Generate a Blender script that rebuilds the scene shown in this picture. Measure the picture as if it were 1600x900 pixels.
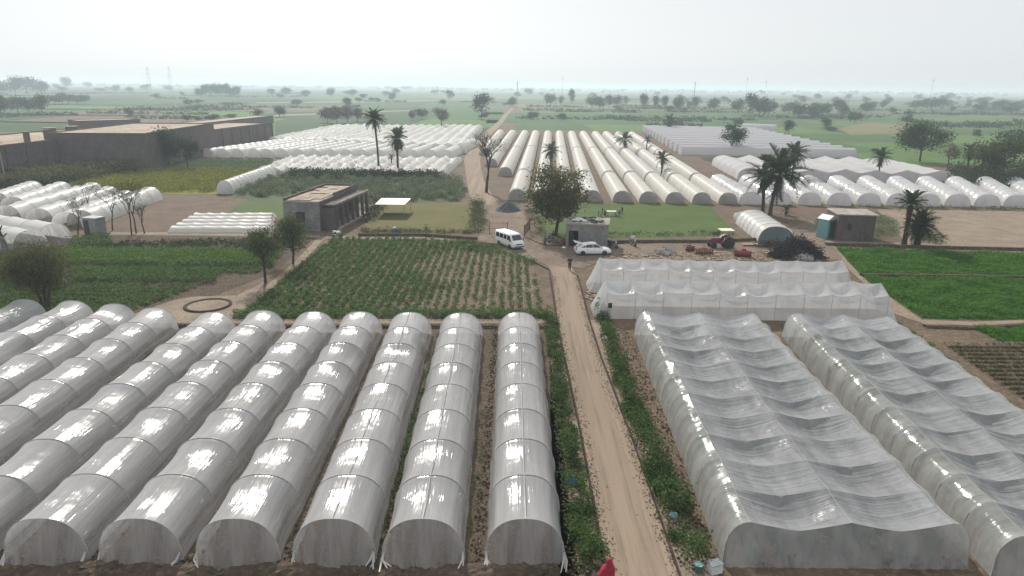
import bpy, math, random
import numpy as np
from mathutils import Vector, Matrix
R = math.radians
C = bpy.context.scene.collection
sc = bpy.context.scene
for o in list(bpy.data.objects):
    bpy.data.objects.remove(o, do_unlink=True)

# ------------------------------------------------------------------ camera
FPX, CAMH, PITCH, ROLL = 1067.0, 20.0, R(16.45), R(0.62)
CAM = Vector((0, 0, CAMH))
FW = Vector((0, math.cos(PITCH), -math.sin(PITCH)))
_u = Vector((0, math.sin(PITCH), math.cos(PITCH))); _r = Vector((1, 0, 0))
RT = _r * math.cos(ROLL) + _u * math.sin(ROLL)
UP = _u * math.cos(ROLL) - _r * math.sin(ROLL)
cam = bpy.data.cameras.new('camera'); camo = bpy.data.objects.new('camera', cam); C.objects.link(camo)
cam.sensor_width = 36; cam.lens = 36 * FPX / 1600; cam.clip_start = 0.5; cam.clip_end = 30000
m = Matrix.Identity(4)
for i in range(3):
    m[i][0] = RT[i]; m[i][1] = UP[i]; m[i][2] = -FW[i]; m[i][3] = CAM[i]
camo.matrix_world = m
sc.camera = camo

# ------------------------------------------------------------------ light, sky, exposure
SUN_AZ, SUN_EL = R(-16), R(34)          # azimuth from +Y, clockwise
w = bpy.data.worlds.new('World'); sc.world = w; w.use_nodes = True
nt = w.node_tree; bg = nt.nodes['Background']
sky = nt.nodes.new('ShaderNodeTexSky'); sky.sky_type = 'NISHITA'; sky.sun_disc = False
sky.sun_elevation = SUN_EL; sky.sun_rotation = SUN_AZ
sky.air_density = 1.0; sky.dust_density = 2.5; sky.ozone_density = 1.0; sky.altitude = 0
hs = nt.nodes.new('ShaderNodeHueSaturation'); hs.inputs['Saturation'].default_value = .30; nt.links.new(sky.outputs[0], hs.inputs['Color'])
tn = nt.nodes.new('ShaderNodeMix'); tn.data_type = 'RGBA'; tn.blend_type = 'MULTIPLY'; tn.inputs[0].default_value = 1; tn.inputs[7].default_value = (1, 1, 1.01, 1)
hz_mix = nt.nodes.new('ShaderNodeMix'); hz_mix.data_type = 'RGBA'; hz_mix.inputs[0].default_value = .80; hz_mix.inputs[7].default_value = (8.8, 9.2, 9.45, 1)
nt.links.new(hs.outputs[0], tn.inputs[6]); nt.links.new(tn.outputs[2], hz_mix.inputs[6]); nt.links.new(hz_mix.outputs[2], bg.inputs[0]); bg.inputs[1].default_value = 0.093
sun = bpy.data.lights.new('sun', 'SUN'); sun.energy = 5.0; sun.angle = R(0.6); sun.color = (1, 0.95, 0.87)
suno = bpy.data.objects.new('sun', sun); C.objects.link(suno)
sd = Vector((math.sin(SUN_AZ) * math.cos(SUN_EL), math.cos(SUN_AZ) * math.cos(SUN_EL), math.sin(SUN_EL)))
suno.rotation_euler = sd.to_track_quat('Z', 'Y').to_euler(); suno.location = sd * 100
sc.view_settings.view_transform = 'Standard'; sc.view_settings.look = 'None'
sc.view_settings.exposure = 0.06; sc.view_settings.gamma = 1.0
sc.cycles.max_bounces = 8; sc.cycles.transparent_max_bounces = 14; sc.cycles.volume_bounces = 1
sc.cycles.caustics_reflective = False; sc.cycles.caustics_refractive = False
sc.cycles.use_denoising = True

# ------------------------------------------------------------------ projection helpers (points on the ground plane)
def P(u, v, h=0.0):
    d = FW + RT * ((u - 800) / FPX) + UP * ((450 - v) / FPX)
    t = (h - CAMH) / d.z
    return Vector((d.x * t, d.y * t, h))
def top_h(p, v):
    k = (450 - v) / FPX; d = Vector(p) - CAM
    return (k * FW.dot(d) - UP.dot(d)) / (UP.z - k * FW.z)
def depth(p): return (Vector(p) - CAM).dot(FW)
def px_m(p, n): return n * depth(p) / FPX

# ------------------------------------------------------------------ materials
MAT = {}
def _new(name):
    m = bpy.data.materials.new(name); m.use_nodes = True
    t = m.node_tree; t.nodes.clear()
    out = t.nodes.new('ShaderNodeOutputMaterial'); MAT[name] = m
    return m, t, out
def _n(t, typ, **kw):
    n = t.nodes.new(typ)
    for k, v in kw.items(): setattr(n, k, v)
    return n
def _pos(t, space='pos'):
    if space == 'pos': return _n(t, 'ShaderNodeNewGeometry').outputs['Position']
    tc = _n(t, 'ShaderNodeTexCoord'); return tc.outputs['UV' if space == 'uv' else 'Object']
def _noise(t, vec, scale, detail=4, rough=.6, stretch=None, dim='3D'):
    if stretch:
        mp = _n(t, 'ShaderNodeMapping'); mp.inputs['Scale'].default_value = stretch
        t.links.new(vec, mp.inputs['Vector']); vec = mp.outputs[0]
    n = _n(t, 'ShaderNodeTexNoise'); n.inputs['Scale'].default_value = scale
    n.inputs['Detail'].default_value = detail; n.inputs['Roughness'].default_value = rough
    t.links.new(vec, n.inputs['Vector']); return n.outputs['Fac']
def _ramp(t, fac, stops):
    r = _n(t, 'ShaderNodeValToRGB'); e = r.color_ramp.elements
    while len(e) < len(stops): e.new(.5)
    for i, (p, c) in enumerate(stops):
        e[i].position = p; e[i].color = (c[0], c[1], c[2], 1) if not isinstance(c, (int, float)) else (c, c, c, 1)
    t.links.new(fac, r.inputs[0]); return r.outputs[0]
def _mix(t, fac, a, b, typ='RGBA', blend='MIX'):
    n = _n(t, 'ShaderNodeMix', data_type='RGBA', blend_type=blend)
    for s, x in ((0, fac), (6, a), (7, b)):
        if hasattr(x, 'is_linked') or hasattr(x, 'links'): t.links.new(x, n.inputs[s])
        elif isinstance(x, (int, float)): n.inputs[s].default_value = x if s == 0 else (x, x, x, 1)
        else: n.inputs[s].default_value = (x[0], x[1], x[2], 1)
    return n.outputs[2]
def mat(name, c1, c2=None, scale=1.0, rough=.9, bump=0.0, bscale=None, c3=None, fine=None, space='pos', stretch=None, metal=0.0, spec=.06, bdist=.05):
    """two or three colours broken up by coarse and fine noise"""
    m, t, out = _new(name)
    b = _n(t, 'ShaderNodeBsdfPrincipled'); b.inputs['Roughness'].default_value = rough
    b.inputs['Metallic'].default_value = metal; b.inputs['Specular IOR Level'].default_value = spec
    t.links.new(b.outputs[0], out.inputs[0])
    if c2 is None: c2 = tuple(x * .8 for x in c1)
    pos = _pos(t, space)
    f1 = _noise(t, pos, scale, 5, .65, stretch)
    col = _ramp(t, f1, [(.34, c2), (.66, c1)])
    if c3 is not None:
        f2 = _noise(t, pos, scale * (fine or 6), 4, .7, stretch)
        col = _mix(t, _ramp(t, f2, [(.5, 0.), (.68, 1.)]), col, c3)
    t.links.new(col, b.inputs['Base Color'])
    if bump:
        bn = _n(t, 'ShaderNodeBump'); bn.inputs['Strength'].default_value = bump; bn.inputs['Distance'].default_value = bdist
        t.links.new(_noise(t, pos, bscale or scale * 8, 6, .7), bn.inputs['Height']); t.links.new(bn.outputs[0], b.inputs['Normal'])
    return m
def leafmat(name, c1, c2, scale=.8, trans=.35, c3=None):
    m, t, out = _new(name)
    pos = _pos(t)
    col = _ramp(t, _noise(t, pos, scale, 5, .8), [(.3, c2), (.7, c1)])
    if c3: col = _mix(t, _ramp(t, _noise(t, pos, scale * 9, 2, .6), [(.52, 0.), (.62, 1.)]), col, c3)
    d = _n(t, 'ShaderNodeBsdfDiffuse'); tr = _n(t, 'ShaderNodeBsdfTranslucent'); mx = _n(t, 'ShaderNodeMixShader')
    mx.inputs[0].default_value = trans
    t.links.new(col, d.inputs[0]); t.links.new(col, tr.inputs[0])
    t.links.new(d.outputs[0], mx.inputs[1]); t.links.new(tr.outputs[0], mx.inputs[2]); t.links.new(mx.outputs[0], out.inputs[0])
    return m
def film(name, col=(.72, .72, .73), clear=.25, transl=.5, gloss=.25, rough=.25, wr=(9., .35), wstr=.5, dirt=.25, wdist=.04, dirtcol=(.42, .36, .30), fres=.10, streak=(1.2, .4), bay=False):
    """thin plastic film: part see-through, part diffuse and translucent, with a glossy face and fine tension wrinkles (uv in metres)"""
    m, t, out = _new(name)
    uv = _pos(t, 'uv'); pos = _pos(t)
    wn = _noise(t, uv, 1.0, 3, .55, (wr[0], wr[1], 1)); wn2 = _noise(t, uv, 1.0, 4, .6, (wr[0] * .28, wr[1] * 1.2, 1))
    if bay:      # wrinkles gather in the middle of each bay between two hoops
        um = _n(t, 'ShaderNodeUVMap'); um.uv_map = 'bay'; sx = _n(t, 'ShaderNodeSeparateXYZ'); t.links.new(um.outputs[0], sx.inputs[0])
        r1 = _ramp(t, sx.outputs[0], [(.18, 0.), (.42, 1.), (.62, 1.), (.86, 0.)]); r2 = _ramp(t, sx.outputs[1], [(.03, 0.), (.4, 1.), (.7, 1.), (.97, 0.)])
        mm = _mix(t, 1., r1, r2, blend='MULTIPLY'); mask = _mix(t, 1., mm, _ramp(t, _noise(t, pos, .5, 2, .5), [(.44, .04), (.62, 1.)]), blend='MULTIPLY')
    else: mask = _ramp(t, _noise(t, pos, .55, 3, .6), [(.40, 0.12), (.62, 1.)])
    hm = _n(t, 'ShaderNodeMath', operation='MULTIPLY'); t.links.new(wn, hm.inputs[0]); t.links.new(mask, hm.inputs[1])
    ha = _n(t, 'ShaderNodeMath', operation='ADD'); t.links.new(hm.outputs[0], ha.inputs[0]); t.links.new(wn2, ha.inputs[1])
    bn = _n(t, 'ShaderNodeBump'); bn.inputs['Strength'].default_value = wstr; bn.inputs['Distance'].default_value = wdist
    t.links.new(ha.outputs[0], bn.inputs['Height'])
    dn = _ramp(t, _noise(t, pos, 1.6, 5, .7), [(.35, 0.), (.8, 1.)])
    dm = _n(t, 'ShaderNodeMath', operation='MULTIPLY'); t.links.new(dn, dm.inputs[0]); dm.inputs[1].default_value = dirt
    c = _mix(t, dm.outputs[0], col, dirtcol)
    d = _n(t, 'ShaderNodeBsdfDiffuse'); tr = _n(t, 'ShaderNodeBsdfTranslucent')
    for s in (d, tr):
        t.links.new(c, s.inputs[0]); t.links.new(bn.outputs[0], s.inputs['Normal'])
    m1 = _n(t, 'ShaderNodeMixShader'); m1.inputs[0].default_value = transl
    t.links.new(d.outputs[0], m1.inputs[1]); t.links.new(tr.outputs[0], m1.inputs[2])
    cl = _n(t, 'ShaderNodeBsdfTransparent')
    m2 = _n(t, 'ShaderNodeMixShader')
    low = None
    if bay: low = _ramp(t, sx.outputs[0], [(.0, 1.), (.10, .92), (.30, .42), (.72, .42), (.90, .92), (1., 1.)])
    cv = _ramp(t, _noise(t, uv, 1., 4, .6, (streak[0], streak[1], 1)), [(.3, clear * .55), (.7, clear * 1.4)])
    if low is not None: cv = _mix(t, 1., _mix(t, 1., cv, low, blend='MULTIPLY'), (1.8,) * 3, blend='MULTIPLY')
    t.links.new(cv, m2.inputs[0])
    t.links.new(m1.outputs[0], m2.inputs[1]); t.links.new(cl.outputs[0], m2.inputs[2])
    g = _n(t, 'ShaderNodeBsdfGlossy'); g.inputs['Roughness'].default_value = rough; t.links.new(bn.outputs[0], g.inputs['Normal'])
    fr = _n(t, 'ShaderNodeFresnel'); fr.inputs['IOR'].default_value = 1.45; t.links.new(bn.outputs[0], fr.inputs['Normal'])
    fm = _n(t, 'ShaderNodeMath', operation='MULTIPLY_ADD'); t.links.new(fr.outputs[0], fm.inputs[0]); fm.inputs[1].default_value = fres; fm.inputs[2].default_value = 0.
    pm_ = _ramp(t, _noise(t, pos, .8, 3, .6), [(.50, 0.), (.66, gloss)]) if not bay else _mix(t, 1., _mix(t, 1., mask, _ramp(t, wn, [(.49, .04), (.565, 1.)]), blend='MULTIPLY'), (gloss,) * 3, blend='MULTIPLY')
    fa = _n(t, 'ShaderNodeMath', operation='ADD'); t.links.new(fm.outputs[0], fa.inputs[0]); t.links.new(pm_, fa.inputs[1])
    m3 = _n(t, 'ShaderNodeMixShader'); t.links.new(fa.outputs[0], m3.inputs[0])
    t.links.new(m2.outputs[0], m3.inputs[1]); t.links.new(g.outputs[0], m3.inputs[2]); t.links.new(m3.outputs[0], out.inputs[0])
    return m
def plain(name, c, rough=.5, metal=0., spec=.5, var=.12):
    return mat(name, c, tuple(x * (1 - var) for x in c), scale=3., rough=rough, metal=metal, spec=spec, space='obj')

# ------------------------------------------------------------------ mesh helpers
def np_mesh(name, V, F, uv=None, smooth=False, uv2=None):
    V = np.asarray(V, np.float32).reshape(-1, 3); F = np.asarray(F, np.int32)
    if len(F) and len(V) != len(np.unique(F)):
        used, inv = np.unique(F, return_inverse=True); V = V[used]; F = inv.reshape(F.shape).astype(np.int32)
        if uv is not None: uv = np.asarray(uv, np.float32)[used]
    me = bpy.data.meshes.new(name); k = F.shape[1]
    me.vertices.add(len(V)); me.vertices.foreach_set('co', V.ravel())
    me.loops.add(F.size); me.loops.foreach_set('vertex_index', F.ravel())
    me.polygons.add(len(F)); me.polygons.foreach_set('loop_start', np.arange(0, F.size, k, dtype=np.int32))
    me.polygons.foreach_set('loop_total', np.full(len(F), k, np.int32))
    if uv is not None:
        l = me.uv_layers.new(name='uv'); l.data.foreach_set('uv', np.asarray(uv, np.float32)[F.ravel()].ravel())
    if uv2 is not None:
        l = me.uv_layers.new(name='bay'); l.data.foreach_set('uv', np.asarray(uv2, np.float32).ravel())
    me.polygons.foreach_set('use_smooth', np.full(len(F), smooth, bool))
    me.update(calc_edges=True); return me
def obj(name, me, mt=None, parent=None, kind=None):
    o = bpy.data.objects.new(name, me); C.objects.link(o)
    if mt is not None and me is not None and len(me.materials) == 0: me.materials.append(MAT[mt] if isinstance(mt, str) else mt)
    if parent is not None: o.parent = parent
    if kind: o['kind'] = kind
    return o
class MB:
    def __init__(s): s.v = []; s.f = []
    def add(s, V, F):
        b = len(s.v); s.v += [tuple(x) for x in V]; s.f += [tuple(i + b for i in f) for f in F]; return s
    def box(s, c, d, rz=0., top=1., ry=0.):
        cx, cy, cz = c; x, y, z = d[0] / 2, d[1] / 2, d[2] / 2; V = []
        M = Matrix.Rotation(rz, 3, 'Z') @ Matrix.Rotation(ry, 3, 'Y')
        for k, (sx, sy, sz) in enumerate(((-1, -1, -1), (1, -1, -1), (1, 1, -1), (-1, 1, -1), (-1, -1, 1), (1, -1, 1), (1, 1, 1), (-1, 1, 1))):
            q = top if sz > 0 else 1.
            V.append(M @ Vector((sx * x * q, sy * y * q, sz * z)) + Vector(c))
        return s.add(V, [(3, 2, 1, 0), (4, 5, 6, 7), (0, 1, 5, 4), (1, 2, 6, 5), (2, 3, 7, 6), (3, 0, 4, 7)])
    def tube(s, pts, rad, n=6, cap=True):
        pts = [Vector(p) for p in pts]
        if not hasattr(rad, '__len__'): rad = [rad] * len(pts)
        V, F = [], []
        for i, p in enumerate(pts):
            d = (pts[min(i + 1, len(pts) - 1)] - pts[max(i - 1, 0)]).normalized()
            a = d.cross(Vector((0, 0, 1)) if abs(d.z) < .9 else Vector((1, 0, 0))).normalized(); b = d.cross(a)
            for j in range(n):
                t = 2 * math.pi * j / n; V.append(p + (a * math.cos(t) + b * math.sin(t)) * rad[i])
        for i in range(len(pts) - 1):
            for j in range(n):
                k = (j + 1) % n; F.append((i * n + j, i * n + k, (i + 1) * n + k, (i + 1) * n + j))
        if cap: F.append(tuple(range(n))); F.append(tuple(reversed(range((len(pts) - 1) * n, len(pts) * n))))
        return s.add(V, F)
    def lathe(s, prof, c=(0, 0, 0), n=16, axis='Z'):
        V, F = [], []
        for r, z in prof:
            for j in range(n):
                t = 2 * math.pi * j / n
                p = (r * math.cos(t), r * math.sin(t), z) if axis == 'Z' else (r * math.cos(t), z, r * math.sin(t)) if axis == 'Y' else (z, r * math.cos(t), r * math.sin(t))
                V.append((p[0] + c[0], p[1] + c[1], p[2] + c[2]))
        for i in range(len(prof) - 1):
            for j in range(n):
                k = (j + 1) % n; F.append((i * n + j, i * n + k, (i + 1) * n + k, (i + 1) * n + j))
        if prof[0][0] > 1e-3: F.append(tuple(reversed(range(n))))
        if prof[-1][0] > 1e-3: F.append(tuple(range((len(prof) - 1) * n, len(prof) * n)))
        return s.add(V, F)
    def prism(s, outline, y0, y1, inset=None):
        """side outline in x,z extruded along y; inset scales x,z offsets of nothing, kept plain"""
        n = len(outline)
        V = [(x, y0, z) for x, z in outline] + [(x, y1, z) for x, z in outline]
        F = [tuple(range(n)), tuple(reversed(range(n, 2 * n)))] + [(i, i + n, (i + 1) % n + n, (i + 1) % n) for i in range(n)]
        return s.add(V, F)
    def quad(s, a, b, c, d): return s.add([a, b, c, d], [(0, 1, 2, 3)])
    def mesh(s, name, smooth=False):
        me = bpy.data.meshes.new(name); me.from_pydata(s.v, [], s.f); me.update()
        if smooth: me.polygons.foreach_set('use_smooth', np.full(len(me.polygons), True))
        return me
    def build(s, name, mt, parent=None, smooth=False, kind=None): return obj(name, s.mesh(name, smooth), mt, parent, kind)
def thing(name, label, cat, loc=(0, 0, 0), rz=0., group=None):
    o = bpy.data.objects.new(name, None); C.objects.link(o); o.location = loc; o.rotation_euler = (0, 0, rz)
    o.empty_display_size = .3
    return tag(o, label, cat, group)
def tag(o, label, cat, group=None):
    o['label'] = label; o['category'] = cat
    if group: o['group'] = group
    return o
def dup(root, loc, rz=0., scale=None, label=None, group=None):
    def rec(o, par):
        c = o.copy(); C.objects.link(c)
        if par is not None: c.parent = par; c.matrix_parent_inverse = o.matrix_parent_inverse
        for ch in o.children: rec(ch, c)
        return c
    r = rec(root, None); r.location = loc; r.rotation_euler = (0, 0, rz)
    if scale is not None: r.scale = (scale,) * 3 if isinstance(scale, (int, float)) else scale
    if label: r['label'] = label
    if group: r['group'] = group
    return r
def leaf_quads(cent, size, rng, aspect=.55, up=0.3):
    """one quad per centre, random facing"""
    n = len(cent); a = rng.normal(size=(n, 3)); a[:, 2] *= .7; a /= np.linalg.norm(a, axis=1, keepdims=True)
    r = rng.normal(size=(n, 3)); r[:, 2] += up * 0; b = np.cross(a, r); b /= np.linalg.norm(b, axis=1, keepdims=True) + 1e-9
    s = (size * rng.uniform(.6, 1.35, n))[:, None] if np.isscalar(size) else (size * rng.uniform(.7, 1.3, n))[:, None]
    A = a * s * .5; B = b * s * .5 * aspect
    V = np.stack([cent - A - B * .5, cent - A * .1 + B * -1, cent + A, cent - A * .1 + B], 1)
    return V.reshape(-1, 3), np.arange(n * 4).reshape(n, 4)
ORD = ['first', 'second', 'third', 'fourth', 'fifth', 'sixth', 'seventh', 'eighth', 'ninth', 'tenth', 'eleventh', 'twelfth', 'thirteenth', 'fourteenth', 'fifteenth', 'sixteenth', 'seventeenth', 'eighteenth']

# ------------------------------------------------------------------ palette
mat('soil', (.145, .106, .074), (.085, .063, .046), .25, bump=.8, bscale=2.5, c3=(.20, .155, .11), fine=9, bdist=.12)
mat('soil_dark', (.085, .062, .045), (.045, .034, .026), .9, bump=1., bscale=5, c3=(.20, .155, .105), fine=6, bdist=.1)
mat('soil_pale', (.27, .215, .165), (.19, .148, .112), .35, bump=.5, bscale=3, c3=(.13, .10, .075), fine=10, bdist=.06)
mat('soil_brown', (.165, .122, .094), (.115, .084, .064), .3, bump=.9, bscale=2., c3=(.085, .062, .047), fine=8, bdist=.15)
mat('road_dirt', (.275, .214, .160), (.205, .158, .118), .6, bump=.5, bscale=4, c3=(.17, .132, .10), fine=3, stretch=(1.6, .05, 1), bdist=.05)
mat('yard_dirt', (.215, .164, .126), (.14, .108, .085), .22, bump=.5, bscale=3, c3=(.095, .075, .06), fine=7, bdist=.06)
mat('soil_tilled', (.098, .074, .055), (.060, .046, .035), .5, bump=.9, bscale=4, c3=(.15, .115, .085), fine=7, bdist=.1)
mat('straw', (.46, .38, .26), (.30, .24, .16), 1.5, bump=.6, bscale=9, bdist=.04)
mat('lawn', (.082, .118, .036), (.062, .090, .028), .18, bump=.5, bscale=14, c3=(.055, .085, .025), fine=20, bdist=.05)
mat('lawn_dry', (.135, .115, .045), (.095, .09, .034), .15, bump=.5, bscale=14, c3=(.07, .078, .028), fine=18, bdist=.05)
mat('field_green', (.052, .155, .022), (.035, .105, .018), .3, bump=.8, bscale=6, c3=(.028, .085, .014), fine=8, bdist=.12)
mat('field_mid', (.060, .125, .040), (.042, .090, .030), .02, c3=(.038, .078, .026), fine=12)
mat('field_light', (.095, .165, .044), (.066, .125, .034), .015, c3=(.055, .105, .03), fine=10)
mat('field_dark', (.036, .080, .026), (.024, .055, .02), .03, c3=(.06, .085, .03), fine=9)
mat('field_tan', (.19, .165, .09), (.13, .12, .065), .03, c3=(.10, .11, .045), fine=9)
mat('field_shrub', (.075, .105, .045), (.05, .072, .034), .4, c3=(.11, .10, .06), fine=6, bump=.8, bscale=3)
mat('mustard', (.20, .20, .035), (.11, .14, .035), .25, c3=(.32, .29, .035), fine=8, bump=.8, bscale=5)
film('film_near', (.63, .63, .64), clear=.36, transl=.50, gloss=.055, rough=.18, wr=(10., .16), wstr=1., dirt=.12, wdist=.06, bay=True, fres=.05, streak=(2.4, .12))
film('film_end', (.40, .40, .42), clear=.52, transl=.65, gloss=.02, rough=.25, wr=(7., .25), wstr=1., dirt=.12, wdist=.09, streak=(1.6, .22), dirtcol=(.30, .25, .21))  # shade of the tunnel ends put into a darker film colour
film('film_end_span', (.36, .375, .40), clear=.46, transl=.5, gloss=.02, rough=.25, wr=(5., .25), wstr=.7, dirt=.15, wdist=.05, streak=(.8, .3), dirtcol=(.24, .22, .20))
film('film_span', (.54, .55, .585), clear=.34, transl=.48, gloss=.04, rough=.22, wr=(.3, 3.2), wstr=.9, dirt=.10, wdist=.11, fres=.07)
film('film_cross', (.62, .625, .64), clear=.32, transl=.45, gloss=.10, rough=.18, wr=(2., .6), wstr=.7, dirt=.12, wdist=.06)
film('film_side', (.58, .60, .59), clear=.46, transl=.5, gloss=.16, rough=.18, wr=(.4, 2.2), wstr=.6, dirt=.18, wdist=.08, streak=(.5, .9))
film('film_white', (.80, .795, .775), clear=.05, transl=.45, gloss=.03, rough=.3, wr=(.5, 1.2), wstr=.7, dirt=.18, wdist=.08, fres=.04)
film('film_clear', (.76, .76, .765), clear=.16, transl=.5, gloss=.26, rough=.2, wr=(.6, 1.), wstr=1., dirt=.12, wdist=.14, fres=.10)
film('film_cream', (.82, .80, .755), clear=.05, transl=.45, gloss=.0, rough=.4, wr=(.6, 2.), wstr=.6, dirt=.22, wdist=.05, fres=.02)
film('net_grey', (.62, .60, .63), clear=.08, transl=.42, gloss=.0, rough=.5, wr=(.5, 1.), wstr=.5, dirt=.2, wdist=.08, fres=.02)
film('net_pale', (.66, .65, .66), clear=.06, transl=.42, gloss=.0, rough=.5, wr=(.5, 1.), wstr=.5, dirt=.2, wdist=.08, fres=.02)
film('net_white', (.80, .79, .76), clear=.05, transl=.45, gloss=.03, rough=.35, wr=(.8, .8), wstr=.6, dirt=.15, wdist=.08, fres=.03)
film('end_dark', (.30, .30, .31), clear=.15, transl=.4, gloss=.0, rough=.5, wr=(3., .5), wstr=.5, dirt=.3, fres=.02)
plain('shed_front', (.12, .16, .16), .6)
mat('hoop', (.44, .44, .44), (.36, .36, .36), 4, rough=.6, space='obj')
leafmat('leaf_hedge', (.075, .135, .042), (.040, .078, .026), .9, c3=(.14, .18, .07))
leafmat('leaf_crop', (.105, .175, .060), (.062, .115, .038), .35, c3=(.16, .21, .09))
leafmat('leaf_field', (.088, .205, .036), (.050, .145, .022), .25, .42, c3=(.13, .215, .05))
leafmat('leaf_field_pale', (.12, .21, .055), (.075, .145, .038), .4, .4, c3=(.17, .23, .08))
leafmat('leaf_tree', (.125, .125, .058), (.066, .074, .036), .3, .4, c3=(.15, .14, .08))
leafmat('leaf_shrub', (.165, .195, .125), (.090, .115, .068), .45, .3, c3=(.20, .22, .14))
leafmat('leaf_dark', (.055, .080, .038), (.032, .050, .026), .35)
leafmat('leaf_mid', (.098, .118, .052), (.058, .076, .036), .3)
leafmat('leaf_olive', (.135, .125, .058), (.080, .082, .042), .3)
leafmat('leaf_grey', (.145, .19, .100), (.085, .125, .060), .5, c3=(.18, .22, .12))
leafmat('leaf_brown', (.12, .085, .055), (.075, .058, .04), .3)
leafmat('leaf_mustard', (.20, .20, .045), (.10, .13, .04), .3, c3=(.36, .33, .04))
leafmat('frond', (.070, .094, .047), (.043, .060, .031), .6, .3)
leafmat('frond_dry', (.15, .115, .07), (.09, .07, .045), .6, .2)
mat('bark', (.085, .066, .050), (.045, .036, .028), 3, bump=.8, bscale=12)
mat('bark_pale', (.16, .13, .10), (.09, .075, .06), 3, bump=.6, bscale=12)
mat('brick', (.135, .110, .106), (.096, .080, .078), .5, bump=.6, bscale=8, c3=(.175, .145, .136), fine=7)
mat('plaster', (.27, .265, .265), (.19, .185, .185), .6, bump=.3, bscale=6, c3=(.14, .135, .13), fine=3)
mat('concrete', (.40, .36, .32), (.27, .24, .21), .5, bump=.4, bscale=6, c3=(.17, .15, .13), fine=4)
mat('roof_mud', (.42, .34, .27), (.29, .23, .185), .12, bump=.3, bscale=2, c3=(.20, .155, .12), fine=5)
mat('kerb', (.075, .052, .042), (.04, .03, .025), 2, bump=.6, bscale=9)
mat('gravel', (.12, .125, .14), (.075, .078, .088), 1.5, bump=1., bscale=14, bdist=.08)
plain('white_paint', (.80, .80, .80), .28, spec=.5, var=.05); plain('black', (.02, .02, .022), .5); plain('rubber', (.028, .028, .03), .8)
plain('dark_glass', (.018, .022, .028), .08, spec=.8); plain('chrome', (.6, .6, .62), .25, .9); plain('red_paint', (.19, .03, .035), .55)
plain('tractor_red', (.17, .032, .045), .5); plain('steel', (.28, .28, .29), .45, .6); plain('rust', (.16, .085, .05), .8, var=.4)
plain('teal', (.16, .33, .33), .5); plain('teal_dark', (.03, .10, .10), .55); plain('blue_plastic', (.05, .14, .26), .4); plain('cream', (.66, .62, .47), .6, var=.08)
plain('skin', (.30, .17, .11), .6); plain('cloth_red', (.36, .012, .035), .8, var=.35); plain('cloth_dark', (.035, .035, .042), .85); plain('cloth_grey', (.20, .21, .23), .85)
plain('cloth_white', (.68, .68, .66), .85); plain('hair', (.012, .01, .009), .6); plain('lamp_glass', (.75, .76, .78), .1); plain('tail_red', (.35, .01, .01), .3)
plain('bark_brush', (.05, .042, .04), .9, var=.5); plain('rope', (.45, .42, .38), .8); plain('wood', (.30, .21, .13), .8, var=.3); plain('sheet_white', (.72, .73, .74), .5, var=.2)
plain('galvanised', (.55, .56, .57), .6, .0, var=.1); plain('sheet_dirty', (.40, .38, .375), .7, var=.45); plain('gray_metal', (.22, .245, .25), .5, .2, var=.3); plain('tank_blue', (.06, .10, .14), .4)

# ------------------------------------------------------------------ the setting: ground, fields, roads
GX0, GX1, GY0, GY1 = -6500, 6500, -80, 7000
g = MB(); g.quad((GX0, GY0, 0), (GX1, GY0, 0), (GX1, GY1, 0), (GX0, GY1, 0)); g.build('ground', 'soil', kind='structure')
_lay = [0]
def sheet(name, pts, mt, z=.02, px=True):
    V = [tuple(P(*p)) if px else (p[0], p[1], 0) for p in pts]
    me = bpy.data.meshes.new(name); me.from_pydata([(x, y, z) for x, y, _ in V], [], [tuple(range(len(V)))])
    me.update()
    if me.polygons[0].normal.z < 0: me.flip_normals()
    return obj(name, me, mt, None, 'structure')
def strip(name, L, mt, z=.03):
    """L: list of (uL, uR, v) rows; a ribbon between the two edges"""
    V, F = [], []
    for a, b, v in L:
        p, q = P(a, v), P(b, v); V += [(p.x, p.y, z), (q.x, q.y, z)]
    for i in range(len(L) - 1): F.append((2 * i, 2 * i + 1, 2 * i + 3, 2 * i + 2))
    me = bpy.data.meshes.new(name); me.from_pydata(V, [], F); me.update()
    if me.polygons[0].normal.z < 0: me.flip_normals()
    return obj(name, me, mt, None, 'structure')
ROAD = [(1029, 1213, 1300), (960, 1080, 960), (950, 1060, 900), (932, 1026, 800), (918, 1000, 725), (909, 982, 675), (897, 958, 620), (884, 938, 560), (872, 919, 500), (867, 909, 460), (864, 901, 432), (858, 893, 418)]
strip('road', ROAD, 'road_dirt', .05)
sheet('yard', [(858, 418), (846, 411), (800, 396), (770, 386), (745, 378), (752, 360), (758, 345), (755, 332), (745, 318), (775, 312), (815, 326), (824, 350), (830, 374), (884, 384), (950, 385), (1005, 376), (1100, 378), (1180, 372), (1270, 345), (1290, 380), (1305, 388), (1320, 410), (1100, 412), (930, 412), (912, 420), (893, 418)], 'yard_dirt', .04)
strip('road', [(742, 778, 320), (733, 768, 303), (730, 757, 285), (727, 752, 265), (725, 750, 250), (731, 754, 235), (742, 762, 220), (756, 770, 207), (770, 781, 197), (779, 788, 189), (786, 793, 180), (796, 801, 172), (799, 803, 168)], 'road_dirt', .05)
sheet('field', [(512, 373), (600, 372), (700, 376), (760, 388), (830, 408), (842, 440), (852, 497), (600, 497), (362, 497), (430, 442)], 'soil_brown', .02)
sheet('field', [(0, 372), (160, 366), (330, 369), (490, 372), (430, 425), (340, 460), (205, 492), (0, 500), (-120, 470), (-120, 390)], 'soil_dark', .02)
sheet('field', [(572, 364), (580, 322), (655, 319), (742, 320), (738, 363)], 'lawn_dry', .02)
sheet('field', [(838, 318), (1106, 319), (1150, 366), (1000, 372), (950, 372), (846, 374)], 'lawn', .02)
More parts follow.
